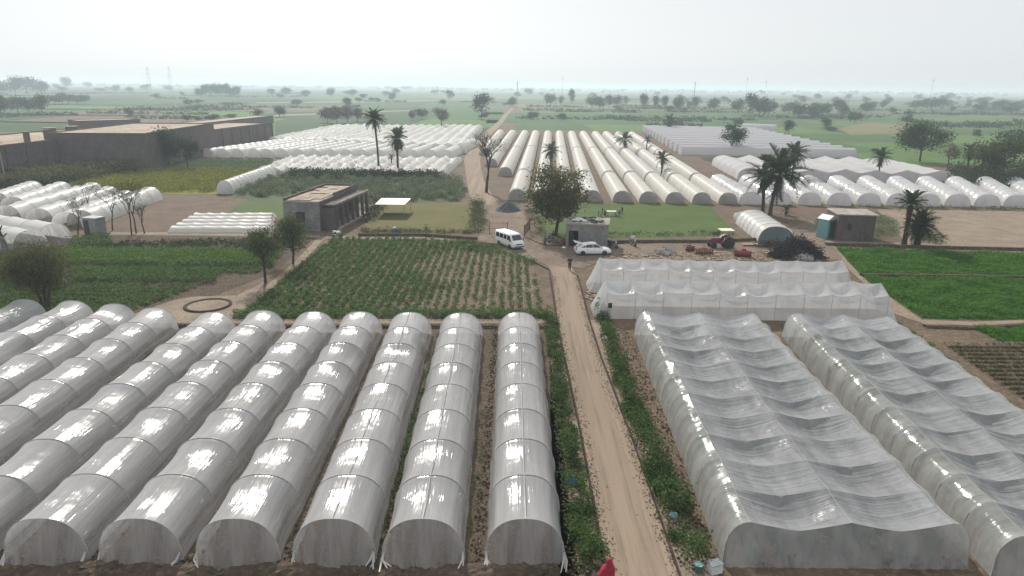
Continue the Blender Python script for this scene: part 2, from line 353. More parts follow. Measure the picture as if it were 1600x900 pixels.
sheet('field', [(350, 336), (388, 311), (470, 311), (450, 338)], 'lawn', .02)
sheet('field', [(1305, 388), (1400, 391), (1640, 397), (1640, 433), (1345, 430)], 'field_green', .02)
sheet('field', [(1347, 433), (1640, 437), (1640, 497), (1560, 500), (1442, 498), (1400, 470)], 'field_green', .02)
sheet('field', [(1520, 513), (1640, 509), (1640, 535), (1560, 533)], 'field_green', .02)
sheet('field', [(1476, 537), (1640, 537), (1640, 650), (1560, 600)], 'soil_brown', .02)
sheet('field', [(1370, 327), (1640, 331), (1640, 388), (1420, 385)], 'soil_pale', .02)
sheet('field', [(170, 364), (232, 306), (362, 306), (255, 362)], 'soil_brown', .02)
sheet('field', [(330, 308), (425, 276), (720, 278), (728, 300), (715, 316), (560, 318)], 'field_shrub', .015)
sheet('field', [(60, 292), (160, 263), (420, 268), (335, 303), (240, 303)], 'mustard', .015)
sheet('field', [(215, 263), (315, 250), (430, 252), (400, 272)], 'field_dark', .012)
sheet('field', [(-150, 330), (-150, 262), (215, 255), (110, 292)], 'field_dark', .01)
sheet('field', [(1080, 246), (1325, 246), (1350, 256), (1115, 254)], 'field_dark', .012)
_t = sheet('tilled_soil', [(-47, 22), (3.0, 22), (3.0, 58), (-47, 58)], 'soil_tilled', .012, px=False)
# pale paths and bunds
strip('path', [(352, 385, 497), (388, 404, 470), (430, 444, 435), (462, 474, 408), (492, 505, 376), (500, 512, 371)], 'soil_pale', .03)
sheet('path', [(500, 372), (505, 369), (640, 369.5), (765, 375), (765, 380), (640, 373.5), (520, 373)], 'soil_pale', .033)
sheet('path', [(170, 367), (172, 363), (330, 363), (460, 365), (500, 368), (500, 372), (330, 368.5)], 'soil_pale', .03)
sheet('path', [(0, 402), (0, 396), (110, 372), (165, 362), (170, 367), (110, 380)], 'soil_pale', .03)
sheet('path', [(205, 492), (270, 470), (300, 464), (370, 462), (415, 440), (385, 480), (362, 500), (240, 505)], 'soil_pale', .032)
sheet('path', [(240, 499), (860, 499), (860, 506), (240, 506)], 'soil_pale', .035)
sheet('path', [(1290, 381), (1304, 385), (1344, 430), (1400, 472), (1440, 500), (1520, 503), (1640, 499), (1640, 505), (1520, 509), (1445, 507), (1395, 490), (1380, 470), (1330, 425)], 'soil_pale', .03)
sheet('path', [(1290, 380), (1290, 376), (1640, 387), (1640, 392), (1400, 387)], 'soil_pale', .03)
sheet('path', [(1060, 240), (1080, 240), (1170, 285), (1290, 335), (1300, 350), (1275, 345), (1200, 320), (1140, 290)], 'soil_brown', .02)
sheet('path', [(860, 500), (935, 500), (990, 640), (1120, 895), (1140, 940), (860, 940)], 'soil_pale', .012)
def bund(name, line, wd, h, mt, z=0.):
    pts = [P(*p) for p in line]; V, F = [], []
    for i, p in enumerate(pts):
        d = (pts[min(i + 1, len(pts) - 1)] - pts[max(i - 1, 0)]).normalized(); nrm = Vector((-d.y, d.x, 0))
        for k, (a, b) in enumerate(((-1, 0), (-.45, 1), (.45, 1), (1, 0))):
            q = p + nrm * a * wd / 2; V.append((q.x, q.y, z + b * h))
    for i in range(len(pts) - 1):
        for k in range(3): F.append((i * 4 + k, i * 4 + k + 1, i * 4 + k + 5, i * 4 + k + 4))
    me = bpy.data.meshes.new(name); me.from_pydata(V, [], F); me.update()
    return obj(name, me, mt, None, 'structure')
bund('earth_bund', [(1290, 383), (1400, 386.5), (1640, 392)], .8, .35, 'soil_dark')
bund('earth_bund', [(950, 380), (1030, 379), (1110, 379), (1180, 376)], .9, .4, 'soil_dark')
bund('earth_bund', [(240, 510), (500, 511), (860, 512)], .9, .25, 'soil_dark')
bund('earth_bund', [(560, 369), (660, 369), (745, 375)], .7, .4, 'soil_dark')
bund('earth_bund', [(1345, 431.5), (1640, 435)], .9, .30, 'soil_dark')
bund('earth_bund', [(1445, 511), (1520, 514), (1640, 506)], .9, .2, 'soil_dark')
def rough_bund(name, line, wd, h, mt, seed, step=.3):
    r = np.random.default_rng(seed); pts = [P(*p) for p in line]; Q = []
    for a, b in zip(pts, pts[1:]):
        n = max(2, int((b - a).length / step)); Q += [a.lerp(b, i / n) for i in range(n)]
    V, F = [], []; m_ = 9; hn = np.convolve(r.normal(0, 1, len(Q) + 8), np.ones(9) / 9, 'valid')
    for i, p in enumerate(Q):
        for k in range(m_):
            a = k / (m_ - 1) * 2 - 1; z = h * max(0, (1 - a * a)) * (1 + .9 * hn[i] * 1.6) + r.normal(0, .035) * (1 - a * a)
            V.append((p.x + r.normal(0, .03), p.y + a * wd / 2 * (1 + .3 * hn[i]) + r.normal(0, .04), max(z, 0) + .004))
    for i in range(len(Q) - 1):
        for k in range(m_ - 1): F.append((i * m_ + k, i * m_ + k + 1, (i + 1) * m_ + k + 1, (i + 1) * m_ + k))
    me = np_mesh(name, V, F)
    me.flip_normals()
    return obj(name, me, mt, None, 'structure')
rough_bund('earth_bund', [(-60, 897), (200, 894), (400, 897), (500, 894), (640, 897), (760, 895), (885, 897)], 1.3, .22, 'soil_tilled', 3)
#bund('earth_bund', [(-60, 896), (200, 893), (400, 896), (500, 893), (640, 896), (760, 894), (880, 896)], .8, .22, 'soil_brown')
bund('kerb', [(1026, 1300), (962, 960), (948, 900), (930, 800), (907, 675), (882, 560), (870, 500), (864, 460), (858, 422), (800, 394)], .16, .13, 'kerb', .0)
bund('kerb', [(1217, 1300), (1084, 960), (1062, 900), (1028, 800), (984, 675), (940, 560), (921, 500), (911, 460), (903, 432)], .16, .13, 'kerb', .0)
bund('kerb', [(822, 372), (846, 382), (884, 386)], .16, .13, 'kerb', .0)

# far patchwork of fields
rg = random.Random(5)
def quilt(ulist, vlist, mats, jit=3.):
    for j in range(len(vlist) - 1):
        us = ulist(j); off = rg.uniform(-40, 40)
        for i in range(len(us) - 1):
            v0, v1 = vlist[j], vlist[j + 1]; um = (us[i] + us[i + 1]) / 2
            tilt = lambda u: (u - 800) * math.tan(ROLL)
            a, b = us[i] + off, us[i + 1] + off
            mt = rg.choice(mats)
            gap = .25
            cv = lambda u, v: 800 + (u - 800) * (v - 134.) / (v0 - 134.)
            sheet('field', [(a + 1, v0 + tilt(a) - gap), (b - 1, v0 + tilt(b) - gap), (cv(b, v1) - 1, v1 + tilt(b)), (cv(a, v1) + 1, v1 + tilt(a))], mt, .008 + .0 * i)
quilt(lambda j: [1180, 1330, 1480, 1600, 1800] if j % 2 == 0 else [1150, 1260, 1400, 1540, 1850], [252, 233, 216, 203], ['field_mid', 'field_light', 'field_light'])
quilt(lambda j: [775, 900, 1010, 1150, 1290, 1400, 1530, 1700, 1950] if j % 2 == 0 else [775, 960, 1080, 1230, 1350, 1480, 1600, 1850], [203, 193, 184, 176, 170], ['field_mid', 'field_mid', 'field_light', 'field_mid', 'field_light'])
quilt(lambda j: [-450, -150, 60, 230, 380, 520, 640, 770] if j % 2 == 0 else [-420, -20, 150, 300, 450, 600, 770], [215, 200, 188, 179, 172, 167], ['field_mid', 'field_dark', 'field_light', 'field_mid', 'field_dark', 'soil'])
quilt(lambda j: [-300, -60, 120, 290, 470, 640, 790, 980, 1160, 1330, 1500, 1720, 1900], [167, 162, 158, 154.5, 151.5, 149, 146.5, 144.5], ['field_mid', 'field_dark', 'field_mid', 'field_dark', 'field_tan', 'field_light'])
sheet('field', [(1310, 201), (1360, 190), (1425, 199), (1410, 208), (1330, 211)], 'field_tan', .03)
sheet('path', [(400, 160), (590, 158), (740, 155), (740, 156.2), (590, 159.6), (400, 161.6)], 'soil_pale', .05)
sheet('path', [(395, 184), (440, 179), (640, 172), (640, 173.5), (440, 181.5), (395, 187)], 'soil_pale', .05)
sheet('field', [(430, 190), (500, 172), (640, 166), (700, 174), (640, 196), (430, 215)], 'field_dark', .03)

# ------------------------------------------------------------------ plastic tunnels
def prof(a, W, H):
    c, s_ = math.cos(a), math.sin(a)
    return W / 2 * math.copysign(abs(c) ** .82, c), H * abs(s_) ** .86
def tunnel_cover(L, W, H, nb, seed, na=28, nx=8, sag=.05, ruin=0.):
    r = np.random.default_rng(seed); bay = L / nb; ny = nb * nx + 1
    A = np.linspace(0, math.pi, na + 1); V, UV = [], []
    amp = r.uniform(.5, 1.5, nb); sh = r.uniform(-.5, .5, nb); ph = r.uniform(0, 6, nb)
    bad = r.random(nb) < ruin
    arc = math.pi * (W / 2 + H) / 2
    for j in range(ny):
        t = j / nx; b = min(int(t), nb - 1); q = t - b; y = t * bay
        for a in A:
            x, z = prof(a, W, H)
            f = sag * amp[b] * abs(math.sin(math.pi * q)) ** .7 * (.35 + .65 * math.sin(a)) * (1 + .5 * sh[b] * math.cos(a))
            f += .006 * math.sin(a * 9 + ph[b]) * math.sin(math.pi * q)
            if bad[b]: f += .10 * math.sin(math.pi * q) * max(0, math.sin(a * 2 + ph[b])) ** 2
            k = 1 - f
            V.append((x * k, y, z * (1 - f * 1.1))); UV.append((a / math.pi * arc, y))
    F = [(j * (na + 1) + i, j * (na + 1) + i + 1, (j + 1) * (na + 1) + i + 1, (j + 1) * (na + 1) + i) for j in range(ny - 1) for i in range(na)]
    # per loop coordinates: round the arch, and along the bay
    B = []
    for j in range(ny - 1):
        q0, q1 = (j % nx) / nx, (j % nx + 1) / nx
        for i in range(na): B += [(i / na, q0), ((i + 1) / na, q0), ((i + 1) / na, q1), (i / na, q1)]
    return np_mesh('cover', V, F, UV, True, B)
def end_sheet(W, H, seed, y=0., out=-1., lean=.55, na=28, nz=7):
    r = np.random.default_rng(seed); V, UV = [], []; ph = r.uniform(0, 6, 4)
    for k in range(nz + 1):
        q = k / nz
        for i in range(na + 1):
            a = math.pi * i / na; x, z = prof(a, W, H); hz = z / H
            fold = .07 * math.sin(i * 1.1 + ph[0]) * math.sin(math.pi * q * .8) + .07 * math.sin(i * 2.3 + ph[1]) * q + .04 * math.sin(i * 3.1 + ph[3]) * q ** 2
            yy = out * (lean * hz * q ** 1.4 + fold * hz) + out * .10 * q * (math.sin(i * .6 + ph[2]) + 1) * hz
            V.append((x * (1 - .10 * q * hz) + .05 * math.sin(i * 2.3 + ph[1]) * q * hz, y + yy, z * (1 - q) + (.06 * math.sin(i * 1.7 + ph[2]) ** 2 * q if hz > .1 else 0))); UV.append((x, z * (1 - q)))
    F = []
    for k in range(nz):
        for i in range(na):
            f = (k * (na + 1) + i, k * (na + 1) + i + 1, (k + 1) * (na + 1) + i + 1, (k + 1) * (na + 1) + i)
            F.append(f)
    return np_mesh('end_sheet', V, F, UV, True)
def hoop_mesh(W, H, rad=.016, na=24, n=5):
    mb = MB(); mb.tube([(prof(math.pi * i / na, W, H)[0] * 1.006, 0, prof(math.pi * i / na, W, H)[1] * 1.006 + .004) for i in range(na + 1)], rad, n)
    return mb.mesh('hoop', True)
def film_tunnel(p0, p1, W, H, nb, seed, label, group, mt='film_near', emt='film_end', hoops=True, ends=(True, True), na=28, nx=8, sag=.05, ridge=False, ruin=0., lean=.55, name='film_tunnel'):
    d = p1 - p0; L = d.length; rz = math.atan2(-d.x, d.y)
    t = thing(name, label, 'plastic tunnel', (p0.x, p0.y, 0), rz, group)
    obj('cover', tunnel_cover(L, W, H, nb, seed, na, nx, sag, ruin), mt, t)
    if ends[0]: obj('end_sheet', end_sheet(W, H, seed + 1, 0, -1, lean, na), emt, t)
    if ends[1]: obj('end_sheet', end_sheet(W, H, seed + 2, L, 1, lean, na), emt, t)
    if hoops:
        hm = hoop_mesh(W, H)
        for i in range(nb + 1):
            h = obj('hoop', hm, 'hoop', t); h.location = (0, L * i / nb, 0)
    if ridge:
        MB().tube([(0, .02 + L * i / 12, H + .012) for i in range(13)], .022, 5).build('ridge_pipe', 'hoop', t, True)
    return t
# the eleven near tunnels left of the road
G = 'long film tunnels in the near field left of the road'
fx = [820, 662, 523, 373, 222, 75]
for i in range(11):
    if i < 6: p0 = P(fx[i], 874)
    else:
        p0 = Vector((P(75, 874).x - 4.2 * (i - 5), 25.0, 0))
    tu = [811, 720, 640, 562, 490, 410, 333, 240, 178, 112, 37][i]
    tv = [488, 489, 488, 487, 487, 485, 488, 481, 475, 470, 468][i]
    q = P(tu, tv, 2.05); p1 = Vector((q.x, q.y, 0))
    lab = ('long pale film tunnel, first one left of the hedge along the dirt road' if i == 0 else
           'long pale film tunnel, %s one counted leftwards from the roadside hedge' % ORD[i])
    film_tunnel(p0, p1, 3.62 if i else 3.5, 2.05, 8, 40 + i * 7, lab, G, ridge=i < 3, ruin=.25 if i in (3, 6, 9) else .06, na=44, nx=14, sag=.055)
for t in [o for o in C.objects if o.name.startswith('film_tunnel') and o.parent is None]:
    if t.location.x < -24: continue
    r = np.random.default_rng(int(t.location.x * 10) % 97)
    for sgn in (-1, 1):
        if sgn > 0 and r.random() < .5: continue
        x = sgn * 1.72; mb = MB()
        for k in range(3): mb.tube([(x, -.05, .42), (x + r.normal(0, .06), -.35, .2 + r.normal(0, .04)), (x - sgn * r.uniform(-.1, .45), -.75 + r.normal(0, .1), .04)], [.06, .045, .03], 5)
        mb.build('tied_corner', 'film_white', t, True)
# soil clods and straw between them
rng = np.random.default_rng(3)
def clods(name, n, xy, size, mt, seed=1, kind='stuff'):
    r = np.random.default_rng(seed); c = np.column_stack([xy, r.uniform(0, .05, len(xy))])
    base = np.array([(-1, -1, -.3), (1, -1, -.3), (1, 1, -.3), (-1, 1, -.3), (0, 0, .9)])
    s = (size * r.uniform(.4, 1.5, len(xy)))[:, None, None]; V = base[None] * s * r.uniform(.5, 1.3, (len(xy), 5, 3)) + c[:, None]
    T = np.array([(0, 1, 4), (1, 2, 4), (2, 3, 4), (3, 0, 4)])
    F = (T[None] + (np.arange(len(xy)) * 5)[:, None, None]).reshape(-1, 3)
    return obj(name, np_mesh(name, V.reshape(-1, 3), F), mt, None, kind)
xs = []
for i in range(10):
    a, b = P([820, 662, 523, 373, 222, 75, -80, -230, -380, -530][i], 874).x, None
    xs.append(a - 2.05)
xy = np.concatenate([np.column_stack([rng.normal(x, .16, 700), rng.uniform(23.5, 55, 700)]) for x in xs[:7]] + [np.column_stack([rng.uniform(-24, 4, 2600), rng.uniform(22.8, 25.2, 2600)])])
clods('soil_clods', 0, xy, .06, 'soil_dark')
xy = np.concatenate([np.column_stack([rng.normal(x, .2, 220), rng.uniform(24, 55, 220)]) for x in xs[:5]] + [np.column_stack([rng.uniform(-24, 4, 300), rng.uniform(22.8, 25, 300)]), np.column_stack([rng.normal(2.9, .15, 500), rng.uniform(24, 60, 500)])])
clods('straw_litter', 0, xy, .035, 'straw', 2)

# ------------------------------------------------------------------ multi-span houses
def span_house(name, label, group, N0, N1, F1, F0, ridges, nb, Hr, dip, sag, mt, smt, fmt, cols=10, nx=6, side=.9, hoops=True, seed=1, jit=.05, m0=6, sidesag=.5, cat='greenhouse', flat_side=.55, wires=True, wob=0., tent=False, endlean=.22):
    """N0,N1 near left/right, F0,F1 far left/right ground corners; ridges = fractions of the width; film hangs between them"""
    r = np.random.default_rng(seed)
    o = (N0 + N1) / 2; o = Vector((o.x, o.y, 0)); t = thing(name, label, cat, o, 0, group)
    S = []
    for i in range(m0): S.append(('l', i / m0))
    S.append(('r', 0, 0.))
    for k in range(len(ridges) - 1):
        for i in range(1, cols + 1): S.append(('r', k, i / cols))
    for i in range(m0 - 1, -1, -1): S.append(('R', i / m0))
    axd = (F0 - N0).normalized()
    ny = nb * nx + 1; V, UV = [], []
    wdt = (N1 - N0).length; dep = (F0 - N0).length
    amp = r.uniform(.45, 1.45, (nb, max(1, len(ridges)))); wq = r.uniform(0, 6.3, (nb, max(1, len(ridges)), 4)); skew = r.uniform(.75, 1.35, (nb, max(1, len(ridges)))); hj = r.uniform(-jit, jit, (nb + 1, len(ridges)))
    def pt(S_, j):
        tt = j / nx; b = min(int(tt), nb - 1); q = tt - b
        v = tt / nb
        hb = lambda k: hj[b][k] * (1 - q) + hj[b + 1][k] * q
        sg = abs(math.sin(math.pi * q ** skew[b][min(S_[1], len(ridges) - 1) if S_[0] == 'r' else 0])) ** .75
        if S_[0] == 'r':
            k, e = S_[1], S_[2]; k2 = min(k + 1, len(ridges) - 1)
            f = ridges[k] * (1 - e) + ridges[k2] * e
            val = math.sin(math.pi * e)
            z = Hr + hb(k) * (1 - e) + hb(k2) * e - dip * (1 - abs(2 * e - 1) ** 1.25) * (1. if e not in (0, 1) else 0) - sag * amp[b][k] * sg * (.22 + .78 * val)
            z += wob * math.sin(7 * e + b * 1.7) * val
            if nx >= 12:
                w4 = wq[b][k]; en = (val * (1 - .6 * val)) * 2
                z += (.010 * math.sin(q * 26 + 3 * math.sin(e * 5 + w4[0]) + w4[1]) + .007 * math.sin(q * 41 + 5 * e + w4[2])) * en * math.sin(math.pi * q) * (.4 + .6 * math.sin(e * 3 + w4[3]) ** 2)
        else:
            left = S_[0] == 'l'; a = S_[1]          # a: 0 at the ground, 1 at the ridge
            k = 0 if left else len(ridges) - 1
            aa = a * math.pi / 2
            zz = math.sin(aa) ** flat_side; inx = 1 - math.cos(aa)
            if tent:
                if a < .45: inx, zz = .07 * a / .45, .76 * a / .45
                else: inx, zz = .07 + .93 * (a - .45) / .55, .76 + .24 * (a - .45) / .55
            f = ridges[0] * inx if left else 1 - (1 - ridges[-1]) * inx
            z = (Hr + hb(k)) * zz - sag * sidesag * sg * zz * (a if not tent else (.15 * a if a < .45 else .35 + .5 * math.sin(math.pi * (a - .45) / .55))) * (amp[b][0] if tent else 1)
            f += (.012 * sg * math.sin(math.pi * a)) * (1 if left else -1)
        g0 = N0.lerp(N1, f); g1 = F0.lerp(F1, f); p = g0.lerp(g1, v)
        return p.x - o.x, p.y - o.y, max(z, 0), f * wdt, v * dep
    for j in range(ny):
        for s_ in S:
            x, y, z, uu, vv = pt(s_, j); V.append((x, y, z)); UV.append((uu, vv))
    n = len(S); F, Fm = [], []
    F = [(j * n + i, j * n + i + 1, (j + 1) * n + i + 1, (j + 1) * n + i) for j in range(ny - 1) for i in range(n - 1)]
    FR = [f for f in F if m0 - 1 < f[0] % n < n - m0 - 1]; FS = [f for f in F if not (m0 - 1 < f[0] % n < n - m0 - 1)]
    if FR: obj('roof_film', np_mesh('roof_film', V, FR, UV, True), mt, t)
    else: smt = mt
    for side_ in (0, 1):
        fs = [f for f in FS if (f[0] % n >= n // 2) == bool(side_)]; obj('side_film', np_mesh('side_film', V, fs, UV, True), smt, t)
    for j, sgn, nm in ((0, -1, 'end_sheet'), (ny - 1, 1, 'end_sheet')):
        W_, U_, E = [], [], []
        for q in range(7):
            for i, s_ in enumerate(S):
                x, y, z, uu, vv = pt(s_, j); fq = q / 6
                
                off = sgn * (endlean * fq ** 1.2 + .05 * math.sin(i * 1.3 + j) * math.sin(3.14 * fq) + .04 * math.sin(i * 2.7) * fq) * min(1, z); W_.append((x + axd.x * off, y + axd.y * off, z * (1 - fq))); U_.append((uu, z * (1 - fq)))
        E = [(q * n + i, q * n + i + 1, (q + 1) * n + i + 1, (q + 1) * n + i) for q in range(6) for i in range(n - 1)]
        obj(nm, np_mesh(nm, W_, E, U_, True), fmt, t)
    if hoops and len(ridges) == 3:
        for k, s_ in enumerate([('r', 0, 0.), ('r', 1, 0.), ('R', (m0 - 1) / m0)]):
            pts = [pt(s_, j) for j in range(0, ny, 2)]; MB().tube([(p[0], p[1], p[2] + .012) for p in pts], .011, 5).build('ridge_wire', 'hoop', t, True)
    if hoops:
        for b in range(nb + 1):
            pts = [pt(s_, b * nx) for s_ in S]
            MB().tube([(p[0], p[1], p[2] - .012) for p in pts], .02, 4).build('hoop', 'hoop', t, True)
    return t
def gp(u, v, h=0.):
    q = P(u, v, h); return Vector((q.x, q.y, 0))
G = 'wide film greenhouses right of the road'
A0, A1 = gp(1137, 888), gp(1517, 891)
rA0, rA1 = gp(1172, 817, 2.1), gp(1490, 820, 2.1); fA0, fA1 = gp(1015, 488, 2.1), gp(1174, 490, 2.1)
dF = (fA1 - fA0); uF = dF.normalized()
B0 = fA0 - uF * 1.15; B1 = fA1 + uF * 1.0
N0 = rA0 - (rA1 - rA0).normalized() * 1.0; N1 = rA1 + (rA1 - rA0).normalized() * .95
span_house('film_greenhouse', 'wide film greenhouse of hanging roof sheets right beside the roadside hedge', G, N0, N1, B1, B0, [.095, .50, .91], 11, 2.15, .42, .36, 'film_span', 'film_side', 'film_end_span', cols=18, nx=20, seed=4)
f0, f2 = gp(1250, 491, 2.1), gp(1387, 495, 2.1); n0 = gp(1610, 838, 2.1)
u_ = (f2 - f0).normalized(); wd = (f2 - f0).length
N0 = n0 - u_ * 1.2; N1 = n0 + u_ * (wd + 1.1); B0 = f0 - u_ * 1.2; B1 = f2 + u_ * 1.1
span_house('film_greenhouse', 'wide film greenhouse at the right edge beside the brown furrowed field', G, N0, N1, B1, B0, [.12, .5, .88], 12, 2.15, .40, .36, 'film_span', 'film_side', 'film_end_span', cols=18, nx=20, seed=9)
# two cross tunnels behind them, running to the right
G = 'cross tunnels lying behind the wide greenhouses'
def cross(uL, uR, vf, label, seed, nb, H=3.15, W=3.7):
    a, b = gp(uL, vf), gp(uR, vf + (uR - uL) * .0108)
    d = (b - a).normalized(); nrm = Vector((-d.y, d.x, 0))
    return span_house('film_tunnel', label, G, b, b + nrm * W, a + nrm * W, a, [.5], nb, H, 0, .66, 'film_cross', 'film_cross', 'film_cross', nx=10, seed=seed, cat='plastic tunnel', flat_side=.42, m0=20, sidesag=1., jit=.14, tent=True, endlean=1.1)
cross(948, 1384, 498, 'grey walled film tunnel lying crosswise just behind the wide greenhouses', 21, 10)
cross(938, 1322, 458, 'film tunnel lying crosswise along the yard in front of the red machines', 22, 11)

# ------------------------------------------------------------------ ribbed tunnel block beyond the lawn
G = 'ribbed white tunnels standing in rows beyond the lawn'
cols_px = [  # (near u, near v, far u, far v, joints v)
    (757, 243, 782, 210, ()), (767, 260, 801, 210.5, (238,)), (789, 275, 820, 211, (238,)), (808, 313, 837, 211, (277, 237)),
    (846, 314, 856, 211.5, (277, 237)), (886, 314.5, 874, 211.5, (277, 237.5)), (925, 315, 893, 212, (278, 238)), (972, 316, 911, 212, (279, 238)),
    (1013, 317, 930, 212.5, (279, 239)), (1054, 318, 947, 212.5, (280, 239)), (1096, 318.5, 966, 213, (281, 240)), (1137, 319, 986, 213, (281, 241))]
SEG = ['nearest', 'middle', 'farthest']
for ci, (nu, nv, fu, fv, jo) in enumerate(cols_px):
    a, b = gp(nu, nv), gp(fu, fv); d = (b - a); vs = [nv] + list(jo) + [fv]
    ys = [gp(800 + (nu - 800) * .0, v).y if i not in (0, len(vs) - 1) else (a.y if i == 0 else b.y) for i, v in enumerate(vs)]
    for k in range(len(vs) - 1):
        p = a + d * ((ys[k] - a.y) / d.y); q = a + d * ((ys[k + 1] - a.y) / d.y)
        e = (q - p).normalized(); q = q - e * (2.2 if k < len(vs) - 2 else 0)
        seg = SEG[k] if len(vs) == 4 else ('nearer' if k == 0 else 'farther') if len(vs) == 3 else 'whole'
        lab = '%s length of the %s ribbed tunnel from the left beyond the lawn' % (seg, ORD[ci])
        if len(vs) == 2: lab = 'ribbed tunnel at the left edge of the block, beside the bend of the dirt track'
        L = (q - p).length
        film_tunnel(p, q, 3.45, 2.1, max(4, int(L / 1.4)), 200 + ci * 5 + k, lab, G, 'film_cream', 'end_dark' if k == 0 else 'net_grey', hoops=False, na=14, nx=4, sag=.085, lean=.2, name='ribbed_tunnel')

# left rear tunnels in a row
G = 'small white tunnels in a row behind the mustard field'
nu = [697, 673, 644, 618, 592, 565, 541, 517, 491, 466, 440, 416, 397, 371, 348, 325]
for i, u in enumerate(nu):
    vb = 247.5 - (700 - u) * .004
    a = gp(u, vb); b = a + Vector((5.0 + (700 - u) * .012, 44, 0))
    film_tunnel(a, b, 3.9, 2.5, 14, 400 + i, 'small white tunnel in the row before the big net house, %s from the right' % ORD[i], G, 'film_white', 'film_white', hoops=False, na=12, nx=4, sag=.05, lean=.2, name='white_tunnel')
film_tunnel(gp(352, 303), gp(421, 276), 3.1, 2.5, 12, 430, 'single ribbed tunnel lying alone beside the mustard field', None, 'film_white', 'net_grey', na=16, nx=4, sag=.05, lean=.2, name='white_tunnel')
# far left group of tunnels
G = 'white tunnels at the left edge beside the bare plot'
LT = [(-5, 322, 52, 302), (22, 330, 97, 303), (12, 345, 146, 304), (62, 350, 172, 311), (105, 356, 198, 318), (128, 353, 236, 312)]
LL = ['rearmost white tunnel at the left edge below the brick factory', 'second white tunnel from the rear at the left edge, below the scrub',
      'third white tunnel from the rear in the group at the left edge', 'white tunnel fourth from the rear in the group at the left edge',
      'white tunnel with a torn dark open end beside the grey booth', 'white tunnel behind the bare thorn trees and bare brown plot']
for i, (u0, v0, u1, v1) in enumerate(LT):
    t = film_tunnel(gp(u0, v0), gp(u1, v1), 4.0, 2.3, 6, 450 + i, LL[i], G, 'film_white', 'film_end', na=18, nx=6, sag=.06, lean=.3, ends=(i != 4, True), name='white_tunnel', ruin=.2)
film_tunnel(gp(88, 379), gp(-70, 352), 4.2, 2.5, 5, 460, 'white tunnel with dark hoops pointing right below the torn one', G, 'film_white', 'film_end', na=20, nx=6, sag=.04, lean=1.6, name='white_tunnel')
film_tunnel(gp(50, 391), gp(-90, 366), 4.2, 2.5, 5, 470, 'white tunnel behind the leaning dead trunk at the left edge', G, 'film_white', 'film_end', na=20, nx=6, sag=.04, lean=1.4, name='white_tunnel')
film_tunnel(gp(-4, 402), gp(-130, 378), 4.2, 2.4, 5, 480, 'tip of a white tunnel cut off by the left edge', G, 'film_white', 'film_end', na=20, nx=6, sag=.04, lean=1.4, name='white_tunnel')
# low white crop covers
G = 'low white crop covers before the plastered farmhouse'
for i in range(5):
    v = 361.5 - i * 5.3; ul = 270 + i * 9
    a, b = gp(424 + i * .6, v), gp(ul, v)
    film_tunnel(a, b, 2.25, .8, 6, 500 + i, 'low white crop cover left of the farmhouse, %s row from the front' % ORD[i], G, 'net_white', 'net_white', hoops=False, na=8, nx=4, sag=.10, lean=.3, name='crop_cover')
# net houses
span_house('net_house', 'huge white net house with rippled roof beside the far bend of the dirt track', 'net houses', gp(420, 226), gp(729, 240), gp(754, 204), gp(524, 203.5), [.03 + .94 * i / 17 for i in range(18)], 12, 2.9, .7, .5, 'net_white', 'net_white', 'net_white', cols=4, nx=4, hoops=False, seed=31, jit=.25)
span_house('net_house', 'low crumpled bright white net house behind the two tall palms', 'net houses', gp(404, 272), gp(697, 276), gp(722, 253), gp(450, 251), [.02 + .96 * i / 14 for i in range(15)], 7, 1.7, .75, .55, 'net_white', 'net_white', 'net_grey', cols=4, nx=5, hoops=False, seed=32, jit=.35, wob=.2)
G = 'long grey net tunnels lying side by side'
c0, c1, d0 = gp(1062, 241), gp(1332, 246), gp(1004, 205)
for i in range(12):
    f = i / 11; f = f ** 1.0
    a = c0.lerp(d0, f); r_ = gp(1332, 246).lerp(gp(1180, 209), f)
    film_tunnel(r_, a, 6.3, 2.9, 10, 600 + i, 'long grey net tunnel, %s back from the dark green strip' % ORD[i], G, 'net_grey' if i else 'net_grey', 'net_grey', hoops=False, na=12, nx=3, sag=.02, lean=.1, name='net_tunnel')
a = gp(1160, 206.5); film_tunnel(gp(1212, 208.5), a, 8, 4.2, 6, 640, 'taller grey net hump behind the long net tunnels', None, 'net_grey', 'net_grey', hoops=False, na=12, nx=3, sag=.02, name='net_tunnel')
span_house('net_house', 'pale grey gabled net house behind the row of clear tunnels', 'net houses', gp(1152, 280), gp(1490, 287), gp(1386, 261), gp(1112, 258), [.07, .21, .35, .5, .64, .78, .93], 5, 2.8, .85, .3, 'net_pale', 'net_pale', 'net_grey', cols=6, nx=4, hoops=False, seed=33, jit=.1)
G = 'clear tunnels in a row along the bare field on the right'
for i in range(11):
    u = 1172 + i * 46.2; v = 319.5 + i * .55
    a = gp(u, v); b = gp(u - 50, 289 + i * .4)
    film_tunnel(a, b, 4.1, 2.35, 8, 700 + i, 'clear tunnel facing the bare field on the right, %s from the left' % ORD[i], G, 'film_clear', 'net_grey', hoops=False, na=18, nx=5, sag=.11, lean=.15, name='clear_tunnel')
film_tunnel(gp(1213, 379), gp(1174, 350), 4.9, 2.25, 6, 720, 'open fronted white film shed beside the dark brush heap', None, 'film_white', 'net_grey', ends=(False, True), na=20, nx=6, sag=.09, lean=.3, name='film_shed', ruin=.5)
_sh = [o for o in C.objects if o.name == 'film_shed'][0]; obj('front_panel', end_sheet(4.7, 2.12, 3, .25, -1, .05, 20), 'shed_front', _sh)
_sh['label'] = 'white film shed with a dark teal front beside the brush heap'

